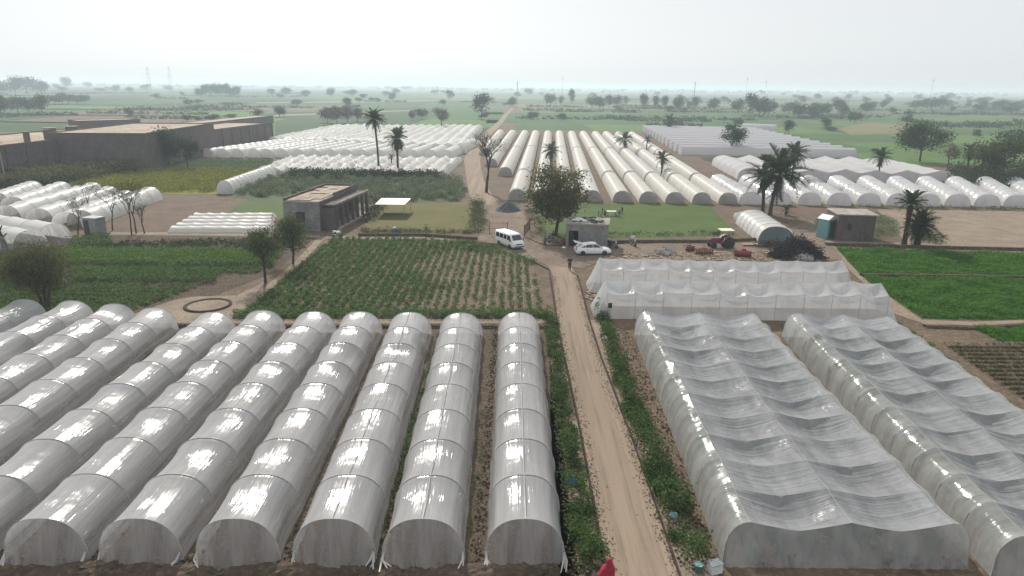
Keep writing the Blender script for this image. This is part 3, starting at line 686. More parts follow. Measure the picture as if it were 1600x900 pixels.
# ------------------------------------------------------------------ trees
def tree(name, label, loc, h, wd, seed, lm='leaf_dark', bm='bark', group=None, tf=.28, nl=2600, ls=.32, ncl=22, spread=.12, stems=1, limbs=10, lean=0., cat='tree', trunk_r=None, flat=1.):
    r = np.random.default_rng(seed); t = thing(name, label, cat, loc, 0, group)
    rad = wd / 2; zc = h * (1 + tf) / 2; rz = h * (1 - tf) / 2 * flat
    cl = []
    while len(cl) < ncl:
        p = r.uniform(-1, 1, 3); q = np.linalg.norm(p)
        if q > 1 or q < .35: continue
        cl.append((p[0] * rad * .86 + lean * (zc + p[2] * rz) * .3, p[1] * rad * .86, zc + p[2] * rz * .88))
    cl = np.array(cl); sz = r.uniform(.6, 1.5, ncl)
    per = (nl * sz / sz.sum()).astype(int); c = []
    for k in range(ncl):
        g = r.normal(size=(per[k], 3)) * np.array([1, 1, .72]) * (wd * spread * sz[k] ** .5); c.append(cl[k] + g)
    c = np.concatenate(c); c = c[c[:, 2] > h * tf * .45]
    V, F = leaf_quads(c, ls, r); obj('crown', np_mesh('crown', V, F), lm, t)
    mb = MB(); tr = trunk_r or max(.07, h * .022)
    for s_ in range(stems):
        ox = (s_ - (stems - 1) / 2) * h * .06; bx, by = r.normal(0, h * .02, 2)
        pts = [(ox, 0, -.1), (ox + bx * .5, by * .5, h * tf * .6), (ox * 1.6 + bx + lean * h * .1, by, h * tf), (ox * 1.8 + bx + lean * h * .2, by * 1.5, h * .62), (ox * 2 + lean * h * .28, 0, h * .85)]
        mb.tube(pts, [tr * 1.25, tr, tr * .85, tr * .45, tr * .15], 7)
    for k in r.choice(ncl, min(limbs, ncl), replace=False):
        e = Vector(cl[k]); s0 = Vector((bx + lean * h * .1, by, h * r.uniform(tf * .8, .55)))
        md = s0.lerp(e, .5) + Vector((r.normal(0, .1 * rad), r.normal(0, .1 * rad), -.05 * h))
        mb.tube([s0, md, e], [tr * .45, tr * .3, tr * .1], 5)
    mb.build('trunk', bm, t, True)
    return t
def tree_px(u, vb, vt, wpx, label, seed, **k):
    p = P(u, vb); return tree(k.pop('name', 'broadleaf_tree'), label, p, max(1.2, top_h(p, vt)), px_m(p, wpx), seed, **k)
# trees that stand apart
tree_px(868, 368, 256, 92, 'big spreading tree shading the small grey shed', 1, lm='leaf_tree', nl=10500, ls=.33, ncl=34, limbs=26, tf=.22, spread=.088)
tree_px(72, 482, 382, 96, 'round olive brown tree behind the near tunnels at the left edge', 2, lm='leaf_tree', nl=17000, ls=.155, ncl=40, stems=3, tf=.26, spread=.13, limbs=24)
tree_px(415, 442, 358, 58, 'small tree over the bare furrows left of the crop field', 3, lm='leaf_mid', nl=5200, ls=.18, ncl=18, tf=.42, limbs=14, spread=.11)
tree_px(458, 412, 338, 58, 'dense tree at the corner of the plastered farmhouse', 4, lm='leaf_mid', nl=6500, ls=.18, ncl=22, tf=.22, spread=.12)
tree_px(690, 205, 168, 26, 'round brownish tree rising out of the huge net house', 5, lm='leaf_brown', nl=1500, ls=.5, ncl=14, tf=.4)
tree_px(1143, 242, 193, 36, 'tall dark tree before the grey net tunnels', 6, lm='leaf_dark', nl=2600, ls=.5, ncl=18, tf=.22)
tree_px(1437, 253, 190, 78, 'wide spreading tree in the green field behind the gabled net house', 7, lm='leaf_dark', nl=6000, ls=.55, ncl=26, tf=.3, limbs=20, spread=.085)
tree_px(1417, 197, 172, 22, 'upright tree just behind the wide spreading tree', 8, lm='leaf_dark', nl=900, ls=.7, ncl=10, tf=.2)
tree_px(1550, 288, 215, 70, 'big tree over the thicket at the right edge', 9, lm='leaf_mid', nl=4000, ls=.5, ncl=24, tf=.35, limbs=16)
tree_px(1480, 268, 223, 34, 'thin pale tree left of the thicket', 10, lm='leaf_olive', nl=700, ls=.45, ncl=12, tf=.45, bm='bark_pale')
tree_px(1585, 250, 204, 56, 'dark flat tree in the field at the right edge', 11, lm='leaf_dark', nl=1800, ls=.6, ncl=14, tf=.4)
tree_px(1525, 215, 203, 14, 'lone small shrub tree in the open green field', 12, lm='leaf_dark', nl=300, ls=.7, ncl=7, tf=.15)
tree_px(265, 262, 202, 44, 'dark tree against the brick factory, left of a pair', 13, lm='leaf_dark', nl=2600, ls=.5, ncl=18, tf=.3)
tree_px(294, 265, 212, 36, 'dark tree against the brick factory, right of a pair', 14, lm='leaf_dark', nl=1900, ls=.5, ncl=14, tf=.32)
def bare_tree(u, vb, vt, wpx, label, seed, nl=200, group=None, lm='leaf_olive', ls=.16, twist=1., bm='bark', r0=None, nb=90):
    p = P(u, vb); h = top_h(p, vt); wd = px_m(p, wpx); r = np.random.default_rng(seed); t = thing('bare_tree', label, 'tree', p, 0, group)
    mb = MB(); tips = []; tr = r0 or h * .012
    bx = r.normal(0, .03 * twist, 2) * h; top = Vector((bx[0] * 1.6, bx[1], h * .38)); mb.tube([(0, 0, -.1), (bx[0] * .3, 0, h * .13), (bx[0], 0, h * .25), top], [tr * 1.4, tr * 1.1, tr, tr * .85], 6)
    lv = []
    def grow(b, d, l, rr, gen):
        e = b + d * l; mm = b.lerp(e, .5) + Vector((r.normal(0, .05), r.normal(0, .05), .02)) * l
        mb.tube([b, mm, e], [rr, rr * .8, rr * .6], 4 if gen < 2 else 3, False)
        if gen >= 4 or rr < .006: tips.append(e); tips.append(mm); return
        for k in range(3 if gen < 3 else 2):
            nd = (d + Vector((r.normal(0, .55), r.normal(0, .55), r.normal(.08, .28)))).normalized()
            grow(b.lerp(e, r.uniform(.55, 1.)), nd, l * r.uniform(.6, .85), rr * .58, gen + 1)
    ln = h * .24; sp = min(1.1, wd / h * 1.05)
    for k in range(4):
        a = k * 1.57 + r.uniform(0, 1); grow(top.lerp(Vector((bx[0], 0, h * .27)), r.random() * .8), Vector((math.cos(a) * sp * .6, math.sin(a) * sp * .6, 1)).normalized(), ln, tr * .62, 0)
    mb.build('trunk', bm, t)
    if nl:
        T = np.array([tuple(x) for x in tips]); c = T[r.integers(0, len(T), nl)] + r.normal(0, h * .022, (nl, 3)); V, F = leaf_quads(c, ls, r); obj('crown', np_mesh('crown', V, F), lm, t)
    return t
bare_tree(760, 301, 200, 44, 'twisted bare dark tree beside the bend of the dirt track', 21, nl=260, ls=.2, lm='leaf_brown', r0=.26, twist=2.)
for i, (u, vb, vt, w_) in enumerate([(122, 366, 300, 40), (141, 338, 276, 34), (176, 360, 284, 44), (206, 367, 268, 46), (213, 365, 272, 40), (226, 365, 312, 22)]):
    bare_tree(u, vb, vt, w_, ['bare thorn tree left of the grey booth', 'bare thorn tree rising behind the grey booth', 'bare thorn tree just right of the grey booth', 'left trunk of the two close bare trees on the bare plot', 'right trunk of the two close bare trees on the bare plot', 'short thin bare tree furthest right on the bare plot'][i], 30 + i, nl=900 if i < 5 else 120, ls=.10, lm='leaf_olive', r0=.075)
# leaning dead trunk
t = thing('dead_trunk', 'leaning dark dead trunk before the white tunnels at the left edge', 'tree', P(13, 398))
MB().tube([(0, 0, -.1), (-.3, 0, 1.6), (-.75, 0, 3.2), (-.95, .1, 4.4)], [.34, .30, .24, .12], 8).tube([(-.62, 0, 2.7), (-.1, .1, 3.6)], [.15, .05], 6).tube([(-.4, 0, 2.0), (.25, .1, 2.6)], [.12, .06], 6).build('trunk', 'bark', t, True)
t['label'] = 'leaning dark dead trunk before the white tunnels at the left edge'

# palms
def frond_mesh(seed, droop):
    r = np.random.default_rng(seed); V, F = [], []
    n = 15; pts = [Vector((x, 0, .10 * x - droop * x ** 2.2)) for x in np.linspace(0, 1, n)]
    for i in range(n - 1):
        a, b = pts[i], pts[i + 1]; w0, w1 = .016 * (1 - i / n) + .004, .016 * (1 - (i + 1) / n) + .004
        k = len(V); V += [(a.x, -w0, a.z), (a.x, w0, a.z), (b.x, w1, b.z), (b.x, -w1, b.z)]; F.append((k, k + 1, k + 2, k + 3))
        if i < 2: continue
        for sgn in (-1, 1):
            for q in (0, .5):
                c = a.lerp(b, q); L = .22 * math.sin(math.pi * min(1, (i + q) / n * .85 + .16)) * r.uniform(.8, 1.15) + .04
                tip = c + Vector((L * .65, sgn * L * .75, L * .22 - L * .35 * r.random())); d = Vector((.032, 0, 0))
                k = len(V); V += [tuple(c - d), tuple(c + d), tuple(tip + d * .25), tuple(tip - d * .25)]; F.append((k, k + 1, k + 2, k + 3))
    me = bpy.data.meshes.new('frond'); me.from_pydata(V, [], F); me.update(); return me
FRG = [frond_mesh(i, d) for i, d in enumerate((.35, .5, .7))]; FRD = [frond_mesh(9, 1.0)]
for m_ in FRG: m_.materials.append(MAT['frond'])
for m_ in FRD: m_.materials.append(MAT['frond_dry'])
def palm(loc, h, cr, nfr, seed, label, lean=(0, 0), low=-35, dry=5, r0=None, group='date palms', stems=None):
    r = np.random.default_rng(seed); t = thing('date_palm', label, 'palm tree', loc, 0, group)
    top = Vector((lean[0], lean[1], h)); rr = r0 or max(.16, min(.3, h * .03))
    prof_ = [(0, -.1), (.2, .0), (.4, 0), (.6, 0), (.8, 0), (1., 0)]
    MB().tube([Vector((lean[0] * q * q, lean[1] * q * q, h * q - (.1 if q == 0 else 0))) for q in (0, .1, .25, .4, .55, .7, .85, 1)], [rr * 1.5, rr * 1.15, rr, rr * .95, rr, rr * .95, rr * 1.1, rr * 1.35], 8).build('trunk', 'bark', t, True)
    for i in range(nfr + dry):
        d = i >= nfr
        el = R(r.uniform(-75, -50)) if d else R(82 - (82 - low) * ((i + .5) / nfr) ** .9 + r.uniform(-8, 8))
        az = i * 2.39996 + r.uniform(-.25, .25)
        o = obj('frond', (FRD[0] if d else FRG[int(r.integers(0, 3))]), None, t)
        s_ = cr * r.uniform(.85, 1.1) * (.7 if d else 1.)
        o.matrix_local = Matrix.Translation(top + Vector((0, 0, rr))) @ Matrix.Rotation(az, 4, 'Z') @ Matrix.Rotation(-el, 4, 'Y') @ Matrix.Rotation(r.uniform(-.4, .4), 4, 'X') @ Matrix.Scale(s_, 4)
    return t
def palm_px(u, vb, vc, cpx, nfr, seed, label, **k):
    p = P(u, vb); return palm(p, max(.5, top_h(p, vc)), px_m(p, cpx), nfr, seed, label, **k)
palm_px(592, 266, 188, 20, 40, 1, 'tallest palm, on a bare slender trunk before the bright net house', r0=.24, lean=(-.6, 0), dry=3, low=-30)
palm_px(622, 270, 218, 20, 44, 2, 'second tall palm with a thick shaggy crown beside the tallest palm', r0=.28, low=-62, dry=14)
palm_px(975, 240, 219, 16, 24, 3, 'short palm among the ribbed tunnels, nearest to the far green field', dry=3)
palm_px(860, 270, 236, 15, 26, 4, 'palm with a dark drooping skirt behind the big spreading tree', dry=12, low=-50)
palm_px(1033, 276, 250, 16, 26, 5, 'small palm growing between ribbed tunnels on the right side', dry=3)
palm_px(1010, 236, 219, 10, 18, 6, 'slim little palm by the farthest ribbed tunnels', dry=1, r0=.16)
palm_px(1045, 207, 190, 13, 24, 7, 'palm rising from the far end of the grey net tunnels', dry=4)
palm_px(1094, 207, 200, 8, 14, 8, 'low palm in the middle of the grey net tunnels', dry=2)
palm_px(1203, 336, 275, 44, 44, 9, 'large palm with long fronds behind the white film shed', r0=.3, lean=(.9, 0), dry=6)
palm_px(1191, 335, 280, 30, 18, 10, 'palm leaning close against the large palm behind the film shed', r0=.28, lean=(-.5, 0), dry=5, low=-20)
palm_px(1236, 290, 243, 23, 46, 11, 'dense round palm before the gabled net house', dry=4, low=-40)
palm_px(1371, 283, 246, 19, 28, 12, 'upright palm in front of the gabled net house, drooping dry fronds', dry=10)
palm_px(1412, 384, 322, 25, 30, 13, 'palm standing at the corner of the pale bare field', r0=.3, dry=4, low=-15)
palm_px(1432, 386, 356, 27, 75, 14, 'bushy low palm clump at the foot of the corner palm', r0=.4, dry=14, low=-55)
palm_px(1508, 280, 238, 17, 26, 15, 'left palm in the thicket at the right edge', dry=8, low=-40)
palm_px(1530, 284, 243, 16, 26, 16, 'right palm in the thicket at the right edge', dry=8, low=-40)
palm_px(612, 262, 247, 7, 14, 17, 'tiny young palm between the two tall palms', dry=0)
palm_px(1228, 336, 330, 11, 16, 18, 'stemless young palm low beside the large palm', dry=3, low=-10)

# far trees: prototypes, then copies
def far_protos():
    ps = []
    for i, (lm, tf, fl) in enumerate((('leaf_dark', .16, 1.), ('leaf_mid', .22, .9), ('leaf_dark', .3, .8), ('leaf_brown', .2, .9))):
        t = tree('field_tree', 'x', (0, 0, -500), 10., 9.5, 60 + i, lm=lm, nl=1100, ls=1.0, ncl=15, tf=tf, limbs=5, spread=.14, flat=fl); ps.append(t)
    return ps
PR = far_protos()
G = 'trees scattered over the far fields'
FT = [  # u, base v, top v, width px, kind, label or None
    (203, 182, 168, 12, 0, 'small lone round tree in the pale green field behind the factory'),
    (333, 190, 177, 20, 0, 'bushy tree just behind the right end of the factory'), (292, 190, 180, 16, 2, 'low bush behind the middle of the factory'), (310, 190, 182, 14, 1, 'low bush between two others behind the factory'), (360, 186, 178, 20, 1, 'spreading low bush farther right behind the factory'),
    (512, 192, 167, 22, 3, 'brownish thicket tree at the left of the scrub behind the net house'), (527, 193, 165, 24, 3, 'brownish thicket tree second from the left in the scrub'), (543, 192, 166, 24, 3, 'brownish thicket tree third from the left in the scrub'), (558, 190, 168, 20, 3, 'brownish thicket tree at the right of the scrub'),
    (543, 171, 153, 14, 2, 'upright tree above the brownish scrub'), (437, 183, 164, 18, 0, 'dark tree right of the factory end'), (403, 186, 171, 18, 1, 'bushy tree at the left of the water channel'),
    (659, 186, 168, 18, 0, 'dark tree behind the right half of the net house'), (643, 188, 172, 12, 3, 'thin brownish tree next to the dark tree behind the net house'),
    (703, 157, 141, 13, 2, 'slim tree far behind the net house by the track'), (752, 186, 147, 24, 2, 'leaning two headed tree left of the far track'), (800, 168, 150, 14, 0, 'tree at the far end of the dirt track'),
    (834, 187, 173, 17, 0, 'small tree in the green field behind the ribbed tunnels, left one'), (878, 190, 177, 14, 1, 'small pale tree in the green field behind the ribbed tunnels, right one'),
    (860, 166, 144, 16, 0, 'tall dark tree behind the green field, leftmost of the belt'), (876, 165, 150, 10, 1, 'slim tree second in the belt behind the green field'), (893, 165, 140, 10, 2, 'tall slim tree third in the belt behind the green field'),
    (925, 170, 147, 18, 0, 'bushy dark tree in the middle of the belt'), (937, 172, 149, 16, 0, 'dark tree close to the bushy one in the belt'), (950, 170, 148, 14, 1, 'tree right of the dark pair in the belt'), (964, 168, 147, 16, 0, 'broad tree right of the belt middle'), (978, 166, 150, 9, 1, 'thin tree at the right of the belt middle'),
    (1005, 174, 147, 12, 2, 'slim tall tree behind the grey net tunnels'), (1025, 172, 149, 12, 1, 'pale tree behind the grey net tunnels'), (1038, 174, 150, 10, 2, 'narrow tree behind the grey net tunnels'), (1059, 175, 146, 17, 0, 'tall dark tree behind the grey net tunnels'), (1087, 172, 151, 15, 1, 'hazy round tree behind the grey net tunnels'),
    (1115, 174, 151, 20, 0, 'wide tree left of the white mast'), (1152, 178, 152, 20, 0, 'dark tree behind the net hump'), (1172, 184, 147, 18, 2, 'tall dark tree behind the net hump'), (1186, 184, 148, 22, 0, 'broad dark tree right of the net hump'), (1200, 182, 152, 20, 0, 'dark tree at the end of the dark belt'),
    (1153, 197, 184, 18, 0, 'tree half hidden behind the tall dark tree'), (1232, 211, 187, 18, 1, 'small tree at the edge of the pale green strip'), (1290, 203, 185, 16, 2, 'thin tree by the tan field'), (1296, 205, 198, 22, 1, 'low bush by the tan field'), (1335, 192, 171, 20, 0, 'tree on the left of the tan field'), (1318, 186, 165, 14, 1, 'tree in the row before the tan field'),
    (1250, 185, 160, 22, 0, 'broad tree in the hazy row on the right, leftmost'), (1268, 186, 162, 20, 0, 'second tree in the hazy row on the right'), (1283, 183, 158, 24, 0, 'third tree in the hazy row on the right'), (1310, 180, 156, 22, 1, 'fourth tree in the hazy row on the right'), (1232, 178, 160, 26, 1, 'low tree before the hazy row on the right'),
    (1358, 174, 156, 17, 0, 'dark compact tree left of the big far tree'), (1455, 172, 151, 44, 0, 'big wide far tree on the right'), (1430, 172, 157, 26, 1, 'lower tree left of the big wide far tree'), (1562, 172, 154, 26, 0, 'round far tree near the right edge'), (1590, 172, 158, 24, 1, 'far tree at the right edge'), (1480, 168, 156, 22, 1, 'tree right of the big wide far tree'),
]
LA = ['tall hazy tree in the grove at the far left']
for i, (u, vb, vt, w_) in enumerate([(6, 148, 124, 22), (24, 149, 120, 24), (42, 148, 121, 26), (58, 147, 122, 20), (70, 148, 128, 16), (105, 141, 121, 14)]): FT.append((u, vb, vt, w_, i % 3, '%s tall hazy tree from the left in the far left grove' % ORD[i]))
for i, (u, vb, vt, w_) in enumerate([(86, 163, 147, 20), (98, 162, 145, 18), (108, 162, 145, 18), (121, 163, 151, 14), (133, 162, 146, 16)]): FT.append((u, vb, vt, w_, i % 2, '%s tree from the left in the dark clump below the far grove' % ORD[i]))
for i, (u, vb, vt, w_) in enumerate([(2, 182, 142, 26), (28, 176, 151, 26), (46, 177, 150, 22), (66, 178, 148, 26)]): FT.append((u, vb, vt, w_, i % 2, '%s dark tree from the left above the factory roof' % ORD[i]))
for i in range(8): FT.append((314 + i * 8, 152.5, 130 + abs(i - 3.2) * 1.7 - (i % 2) * 2, 14, i % 3, '%s tree from the left in the hazy clump under the pylons' % ORD[i]))
for i, (u, vb, vt, w_) in enumerate([(182, 143, 131, 10), (203, 146, 136, 12), (228, 143, 132, 14), (262, 142, 133, 12), (448, 150, 137, 17), (424, 150, 139, 12), (518, 152, 136, 13), (551, 151, 140, 17), (567, 156, 147, 11), (613, 157, 147, 11), (478, 152, 141, 16), (590, 159, 153, 9), (88, 140, 130, 10), (140, 138, 130, 9)]):
    FT.append((u, vb, vt, w_, i % 3, None))
r_ = random.Random(8)
for i in range(30):
    u = r_.uniform(0, 1600); vb = 134 + (u - 800) * .0108 + r_.uniform(6, 22); hh = r_.uniform(4, 9); FT.append((u, vb, vb - hh, hh * r_.uniform(1., 2.2), i % 3, None))
for i in range(60):
    u = r_.uniform(985, 1640); vb = r_.uniform(153, 178) + (u - 1000) * .004; hh = r_.uniform(5, 14); FT.append((u, vb, vb - hh, hh * r_.uniform(.7, 1.2), i % 4, None))
for i in range(20):
    u = r_.uniform(-20, 985); vb = r_.uniform(143, 166); hh = r_.uniform(5, 12); FT.append((u, vb, vb - hh, hh * r_.uniform(.9, 1.9), i % 4, None))
for i, (u, vb, vt, w_, k, lab) in enumerate(FT):
    p = P(u, vb); h = top_h(p, vt); wd = px_m(p, w_); 
    if lab is None: lab, grp = ('hazy tree in the broken dark belt beyond the net tunnels on the right', 'trees of the right far belt') if u > 985 else ('small hazy tree on the plain beyond the brick factory and the pylons', 'trees of the left plain') if u < 430 else ('small hazy tree on the plain beyond the huge white net house', 'trees of the middle plain')
    else: grp = G
    dup(PR[k], p, r_.uniform(0, 6.28), (wd / 9.5, wd / 9.5, h / 10.), lab, grp)
for t in PR:
    for ch in list(t.children): bpy.data.objects.remove(ch, do_unlink=True)
    bpy.data.objects.remove(t, do_unlink=True)
# the wooded horizon as one mass
r = np.random.default_rng(77); cc = []
for i in range(900):
    u = r.uniform(-60, 1660); v = 134 + (u - 800) * .0108 + r.uniform(2.2, 8.5); p = P(u, v)
    if p.y < 0 or p.y > 6800 or abs(p.x) > 6300: continue
    hgt = r.uniform(6, 15); n = 9
    cc.append(np.column_stack([p.x + r.normal(0, 14, n), p.y + r.normal(0, 10, n), r.uniform(.5, hgt, n)]))
cc = np.concatenate(cc); V, F = leaf_quads(cc, 11., r, .8); o = obj('treeline', np_mesh('treeline', V, F), 'leaf_dark', kind='stuff')

# ------------------------------------------------------------------ crops, hedges, ground cover
def poly_pts(px, n, r):
    pts = np.array([P(*p)[:2] for p in px]); lo, hi = pts.min(0), pts.max(0); out = []
    while sum(len(o) for o in out) < n:
        q = r.uniform(lo, hi, (n * 2, 2)); ins = np.zeros(len(q), bool); j = len(pts) - 1
        for i in range(len(pts)):
            c = ((pts[i, 1] > q[:, 1]) != (pts[j, 1] > q[:, 1])) & (q[:, 0] < (pts[j, 0] - pts[i, 0]) * (q[:, 1] - pts[i, 1]) / (pts[j, 1] - pts[i, 1] + 1e-12) + pts[i, 0]); ins ^= c; j = i
        out.append(q[ins])
    return np.concatenate(out)[:n]
def inside(q, px):
    pts = np.array([P(*p)[:2] for p in px]); ins = np.zeros(len(q), bool); j = len(pts) - 1
    for i in range(len(pts)):
        c = ((pts[i, 1] > q[:, 1]) != (pts[j, 1] > q[:, 1])) & (q[:, 0] < (pts[j, 0] - pts[i, 0]) * (q[:, 1] - pts[i, 1]) / (pts[j, 1] - pts[i, 1] + 1e-12) + pts[i, 0]); ins ^= c; j = i
    return ins
def cover(name, xy, h, size, per, mt, r, wob=.15, kind='stuff', zmin=.02):
    n = len(xy); hh = (h if np.isscalar(h) else np.repeat(h, per)) * 1.
    c = np.repeat(np.column_stack([xy, np.zeros(n)]), per, 0); c[:, :2] += r.normal(0, wob, (n * per, 2)); c[:, 2] = zmin + hh * r.random(n * per) ** .8
    V, F = leaf_quads(c, size, r); return obj(name, np_mesh(name, V, F), mt, None, kind)
r = np.random.default_rng(10)
FC = [(515, 374), (640, 374), (742, 379), (828, 409), (838, 440), (848, 488), (600, 489), (378, 487), (440, 440)]
x0, x1 = P(378, 487).x, P(848, 487).x; rows = np.arange(x0 - 1, x1 + 1, .88); pl = []
for i, x in enumerate(rows):
    y = np.arange(58, 93, .42); pl.append(np.column_stack([x + r.normal(0, .10, len(y)), y + r.normal(0, .1, len(y))]))
pl = np.concatenate(pl); pl = pl[inside(pl, FC)]
fr_ = (pl[:, 0] - x0) / (x1 - x0); keep = r.random(len(pl)) < np.where(fr_ > .62, .72, .93); pl = pl[keep]
fr_ = (pl[:, 0] - x0) / (x1 - x0) + r.normal(0, .03, len(pl)) + .12 * np.sin(pl[:, 1] * .35); thin = fr_ > .55
cover('crop_rows', pl[~thin], r.uniform(.25, .6, (~thin).sum()), .26, 22, 'leaf_crop', r, .16); cover('crop_rows', pl[thin], r.uniform(.2, .42, thin.sum()), .21, 17, 'leaf_crop', r, .11)
st = []
for i, x in enumerate(rows[:-1]):
    y = np.arange(58, 92, .25); k = .25 + .7 * (i / len(rows)); y = y[r.random(len(y)) < k]; st.append(np.column_stack([x + .44 + r.normal(0, .035, len(y)), y]))
st = np.concatenate(st); st = st[inside(st, FC)]; clods('straw_mulch', 0, st, .11, 'straw', 4)
hx = poly_pts([(372, 489), (850, 489), (855, 498), (362, 498)], 900, r); cover('crop_border', hx, .5, .2, 10, 'leaf_crop', r, .2)
hx = poly_pts([(700, 378), (748, 379), (835, 408), (838, 416), (790, 402), (720, 392)], 260, r); cover('crop_border', hx, .5, .2, 10, 'leaf_crop', r, .2)
# left field bands
for px, n, h, mt in (([(110, 384), (330, 374), (470, 378), (440, 396), (200, 398), (110, 396)], 900, .35, 'leaf_dark'), ([(90, 394), (440, 396), (425, 418), (300, 419), (90, 416)], 2600, .85, 'leaf_field_pale'),
                     ([(110, 425), (345, 426), (335, 444), (110, 444)], 950, .75, 'leaf_crop'), ([(-30, 398), (95, 392), (95, 445), (-30, 445)], 1700, .7, 'leaf_crop'), ([(0, 446), (310, 449), (215, 482), (0, 492)], 1500, .35, 'leaf_crop'), ([(110, 376), (170, 370), (175, 386), (110, 392)], 300, .7, 'leaf_crop'), ([(120, 418), (410, 420), (400, 428), (120, 427)], 500, .3, 'leaf_crop')):
    q = poly_pts(px, n, r)
    if h == .35: q[:, 1] = np.round(q[:, 1] / 1.15) * 1.15 + r.normal(0, .16, n)
    cover('vegetable_plants', q, h, .22, 9, mt, r, .2)
x_ = (P(662, 874).x + P(523, 874).x) / 2; q = np.column_stack([r.normal(x_ - .25, .12, 260), r.uniform(27, 54, 260)]); cover('weeds', q, .3, .12, 8, 'leaf_crop', r, .1)
x_ = (P(820, 874).x + P(662, 874).x) / 2; q = np.column_stack([r.normal(x_ - .2, .1, 60), r.uniform(27, 40, 60)]); cover('weeds', q, .2, .1, 6, 'leaf_crop', r, .1)
def edge_stones(k, seed):
    r2 = np.random.default_rng(seed); V = []
    for a, b in zip(ROAD[:-2], ROAD[1:-1]):
        p, q_ = P(a[k], a[2]), P(b[k], b[2]); n = int((q_ - p).length * 22); tt = r2.random(n); sg = 1 if k == 0 else -1
        V.append(np.column_stack([p.x + (q_.x - p.x) * tt + sg * np.abs(r2.normal(.12, .22, n)), p.y + (q_.y - p.y) * tt]))
    V = np.concatenate(V); o = clods('road_stones', 0, V, .03, 'yard_dirt', seed); o.location.z = .045
edge_stones(0, 5); edge_stones(1, 6)
q = np.concatenate([poly_pts([(850, 500), (862, 500), (905, 720), (948, 900), (890, 900), (870, 700)], 1500, r), poly_pts([(935, 500), (985, 520), (1060, 700), (1130, 890), (1065, 890), (1000, 700)], 1800, r)]); clods('soil_clods', 0, q, .05, 'soil_dark', 9)
def patchy(q, h):
    return h * (.55 + .45 * np.sin(q[:, 0] * .9 + 2 * np.sin(q[:, 1] * .33)) * np.sin(q[:, 1] * 1.3 + np.sin(q[:, 0] * .5))) * r.uniform(.6, 1.4, len(q))
q = poly_pts([(1306, 388.5), (1400, 391.5), (1640, 397.5), (1640, 432), (1346, 429)], 9000, r); cover('green_fodder', q, patchy(q, .5), .22, 4, 'leaf_field', r, .1)
q = poly_pts([(1348, 434), (1640, 438), (1640, 496), (1560, 499), (1443, 497), (1400, 469)], 12000, r); cover('green_fodder', q, patchy(q, .5), .2, 4, 'leaf_field', r, .1)
q = poly_pts([(1522, 514), (1640, 510), (1640, 534), (1560, 532)], 1500, r); cover('green_fodder', q, patchy(q, .4), .18, 4, 'leaf_field', r, .1)
q = poly_pts([(1478, 540), (1640, 540), (1640, 650), (1562, 600)], 2600, r); q[:, 1] = np.round(q[:, 1] / .8) * .8 + r.normal(0, .08, len(q)); cover('seedling_rows', q, .14, .13, 4, 'leaf_olive', r, .06)
q = poly_pts([(345, 300), (425, 276), (718, 279), (726, 300), (716, 314), (560, 317), (480, 300), (400, 310)], 620, r)
rs = r.uniform(.55, 1.25, len(q)); per = 85; d = r.normal(size=(len(q) * per, 3)); d /= np.linalg.norm(d, axis=1, keepdims=True); d[:, 2] = np.abs(d[:, 2]); d *= (r.random((len(d), 1)) ** .25)
cc = np.repeat(np.column_stack([q, np.full(len(q), .1)]), per, 0) + d * np.repeat(rs, per)[:, None] * np.array([1, 1, 1.15])
V, F = leaf_quads(cc, .30, r); obj('shrubs', np_mesh('shrubs', V, F), 'leaf_shrub', kind='stuff')
q = poly_pts([(452, 273), (690, 276), (688, 281), (455, 280)], 420, r); cover('dark_thicket', q, r.uniform(.9, 2.0, len(q)), .5, 16, 'leaf_dark', r, .5)
q = poly_pts([(100, 298), (160, 264), (400, 268), (335, 301), (240, 301)], 3000, r); cover('mustard_crop', q, .9, .4, 8, 'leaf_mustard', r, .4)
q = poly_pts([(235, 262), (318, 251), (425, 252), (396, 271)], 1300, r); cover('dark_crop', q, .7, .5, 7, 'leaf_grey', r, .5)
q = poly_pts([(-60, 300), (-60, 282), (160, 262), (235, 256), (225, 268), (120, 288), (60, 296)], 900, r); cover('scrub', q, r.uniform(.8, 3.6, len(q)), .6, 22, 'leaf_olive', r, .8)
q = poly_pts([(-60, 300), (-60, 285), (150, 266), (120, 290), (60, 298)], 500, r); cover('scrub', q, r.uniform(.8, 2.6, len(q)), .5, 20, 'leaf_dark', r, .8)
q = poly_pts([(1480, 292), (1490, 272), (1640, 266), (1640, 300), (1560, 298)], 420, r); cover('thicket', q, r.uniform(1, 3.8, len(q)), .55, 22, 'leaf_dark', r, .8)
q = poly_pts([(1364, 334), (1400, 345), (1405, 370), (1365, 372)], 320, r); cover('weeds', q, .5, .2, 9, 'leaf_grey', r, .25)
q = poly_pts([(1425, 360), (1480, 370), (1470, 383), (1425, 383)], 160, r); cover('weeds', q, .5, .2, 9, 'leaf_dark', r, .25)
q = poly_pts([(850, 366), (1140, 362), (1148, 368), (860, 373)], 120, r); cover('lawn_weeds', q, .3, .2, 10, 'leaf_dark', r, .3)
q = poly_pts([(1325, 322), (1600, 325), (1600, 331), (1370, 328)], 220, r); cover('weeds', q, .4, .2, 8, 'leaf_grey', r, .3)
hc = []
for i in range(75):
    u = r.uniform(-80, 1680); v = 134 + (u - 800) * .0108 + r.uniform(16, 62) ** 1.0
    if 700 < u < 1000 and v > 190 or (u < 760 and v > 186): continue
    a = P(u, v); L_ = r.uniform(10, 70) * (a.y / 400); n = int(L_ * 1.2) + 6; d = (1, 0) if r.random() < .75 else (.1, 1)
    tt_ = r.uniform(-.5, .5, n) * L_; hc.append(np.column_stack([a.x + tt_ * d[0] + r.normal(0, 1, n), a.y + tt_ * d[1] + r.normal(0, 1, n)]))
